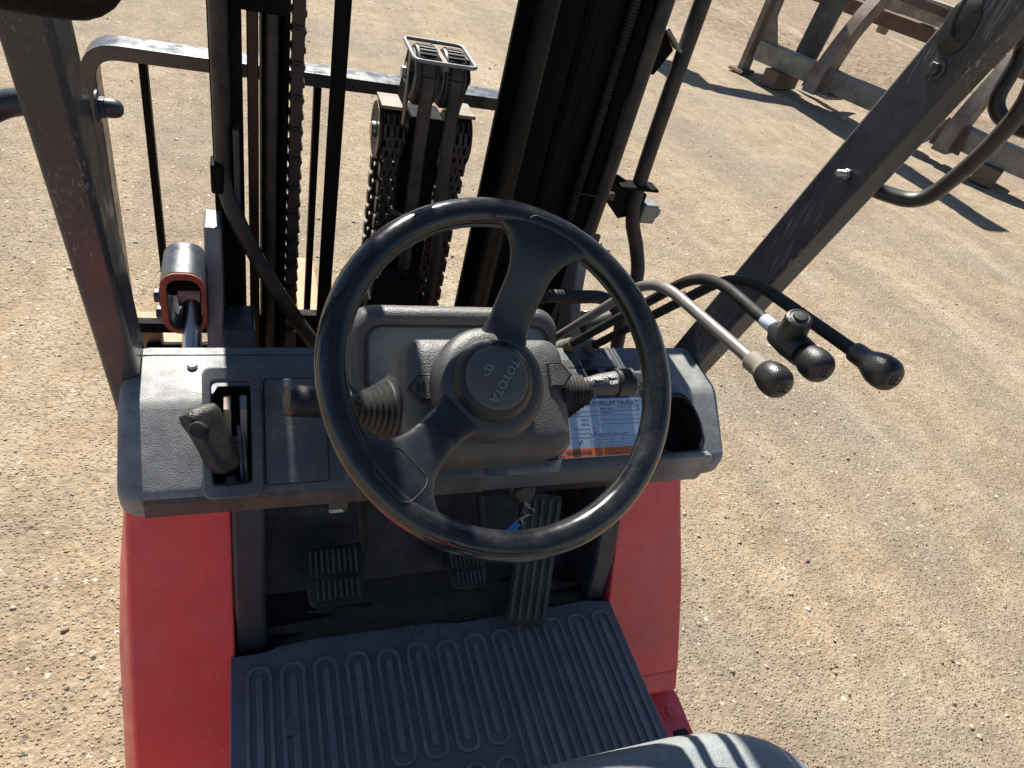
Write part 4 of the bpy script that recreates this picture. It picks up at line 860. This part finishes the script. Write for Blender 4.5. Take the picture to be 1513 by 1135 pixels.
# ---- load backrest, carriage, forks
def flatbar(name, pts, wd, th, m, parent=FK):
    pts = [V3(p) for p in pts]; rings = []
    for i, p in enumerate(pts):
        t = (pts[min(i + 1, len(pts) - 1)] - pts[max(i - 1, 0)]).normalized(); n = t.cross(Y).normalized()
        rings.append([p + Y * wd / 2 + n * th / 2, p - Y * wd / 2 + n * th / 2, p - Y * wd / 2 - n * th / 2, p + Y * wd / 2 - n * th / 2])
    return loft(name, rings, m, parent, smooth=False, bevel=.002)
BY = 1.465
bk = flatbar('load_backrest', fillet([(-.255, BY, .55), (-.255, BY, 1.226), (.805, BY, 1.226), (.805, BY, .55)], .055, 8), .062, .026, 'hoop')
tag(bk, 'black load backrest hoop with upright bars')
for x in (-.166, .1435, .43, .72): box('backrest_upright', (x - .007, BY - .022, .60), (x + .007, BY + .006, 1.212), 'mast', bk, .002)
box('backrest_rail', (-.255, BY - .02, .595), (.805, BY + .006, .622), 'mast', bk, .003)
for z in (.52, .26): box('carriage_bar', (-.22, 1.40, z - .045), (.77, 1.455, z + .045), 'mast', FK, .006)
for x in (-.235, .235):
    pr = [(1.46, .62), (1.50, .62), (1.505, .12), (1.54, .085), (2.68, .062), (2.70, .052), (2.68, .045), (1.50, .045), (1.462, .08)]
    prism('fork', pr, (x - .045, 0, 0), Y, Z, X * .092, 'fork', FK, bevel=.006)

# ---- tilt cylinder and its mast bracket, left
pb2 = prism('tilt_bracket', [(1.03, 1.118), (1.09, 1.118), (1.09, .80), (.94, .78), (.905, .87), (.955, .955), (1.0, 1.02)], (-.0575, 0, 0), Y, Z, X * .0255, 'greyplate', FK, bevel=.004)
prism('bracket_toe', [(.90, .945), (.945, .985), (1.03, .975), (1.05, .86), (.90, .86)], (-.0345, 0, 0), Y, Z, X * .05, 'guard', pb2, bevel=.005)
CO, CI = rrect(.064, .112, .026, 6, -.0875, 1.020), rrect(.048, .094, .018, 6, -.0865, 1.018)
ck = ring_prism('tilt_clevis', CO, CI, (0, .966, 0), X, Z, Y * .088, 'guard', FK, .002)
ring_prism('clevis_face', CO, CI, (0, .9605, 0), X, Z, Y * .005, 'rustred', ck, .001)
for (y, z) in ((.985, 1.02), (.99, .985)): bolt('clevis_bolt', (-.1195, y, z), -X, .011, .011, 'guard', ck)
cyl('clevis_pin', (-.110, 1.02, 1.02), (-.06, 1.02, 1.02), .019, 'mast', ck)
rod = cyl('tilt_rod', (-.080, 1.01, 1.00), (-.080, .80, .82), .0145, 'chrome', FK, 24); cyl('tilt_cylinder', (-.080, .86, .874), (-.080, .66, .70), .021, 'black', FK, 24)
lathe('rod_end', [(.012, -.018), (.024, -.016), (.024, .016), (.012, .018)], (-.083, 1.02, 1.005), X, 'greyplate', rod, 24)
pb3 = prism('tilt_bracket', [(1.03, 1.118), (1.09, 1.118), (1.09, .80), (.94, .78), (.905, .87), (.955, .955), (1.0, 1.02)], (.590, 0, 0), Y, Z, X * .022, 'greyplate', FK, bevel=.004)
cyl('tilt_rod', (.635, 1.01, .99), (.635, .84, .80), .015, 'chrome', FK, 24); cyl('tilt_cylinder', (.635, .895, .862), (.635, .70, .645), .021, 'black', FK, 24)

# ================================================================== KEY WITH TAG (hangs from the switch)
ko = Vector((.370, .573, .972))
key = thing('ignition_key', 'ignition key with steel rings and blue plastic tag hanging under dash', 'key', ko)
prism('key_bow', rrect(.011, .026, .0045, 4, 0, -.010), ko + Vector((.004, -.006, -.012)), Vector((.75, .3, -.1)).normalized(), Vector((.15, -.2, 1)).normalized(), Vector((.0, -.0022, .0)), 'chrome', key, bevel=.0006)
cyl('key_shaft', ko + Vector((0, .012, -.004)), ko + Vector((.003, -.008, -.012)), .003, 'chrome', key)
def ringlink(c, r, n, up):
    u, v, w = frame(n, up); tube('key_ring', [V3(c) + u * r * math.cos(a) + v * r * 1.25 * math.sin(a) for a in np.linspace(0, 2 * math.pi, 25)[:-1]], .0009, 'steel', key, 7, closed=True)
kc = ko + Vector((.009, -.006, -.026))
ringlink(kc, .0085, (.55, .8, .2), (.3, 0, 1)); ringlink(kc + Vector((-.004, .0, -.013)), .0078, (-.5, .75, .45), (.5, 0, 1)); ringlink(kc + Vector((-.008, .0, -.023)), .0055, (.8, .5, 0), (0, 0, 1))
ta_ = kc + Vector((-.010, 0, -.027)); dn = Vector((-.42, -.1, -1)).normalized(); uu = Vector((1, -.35, -.35)); uu = (uu - dn * uu.dot(dn)).normalized()
prism('key_tag', [(-.0045, 0), (.004, .001), (.0065, .008), (.0068, .030), (.005, .038), (-.004, .040), (-.0062, .034), (-.0065, .010)], ta_, uu, dn, uu.cross(dn) * .0035, 'blue', key, bevel=.001)
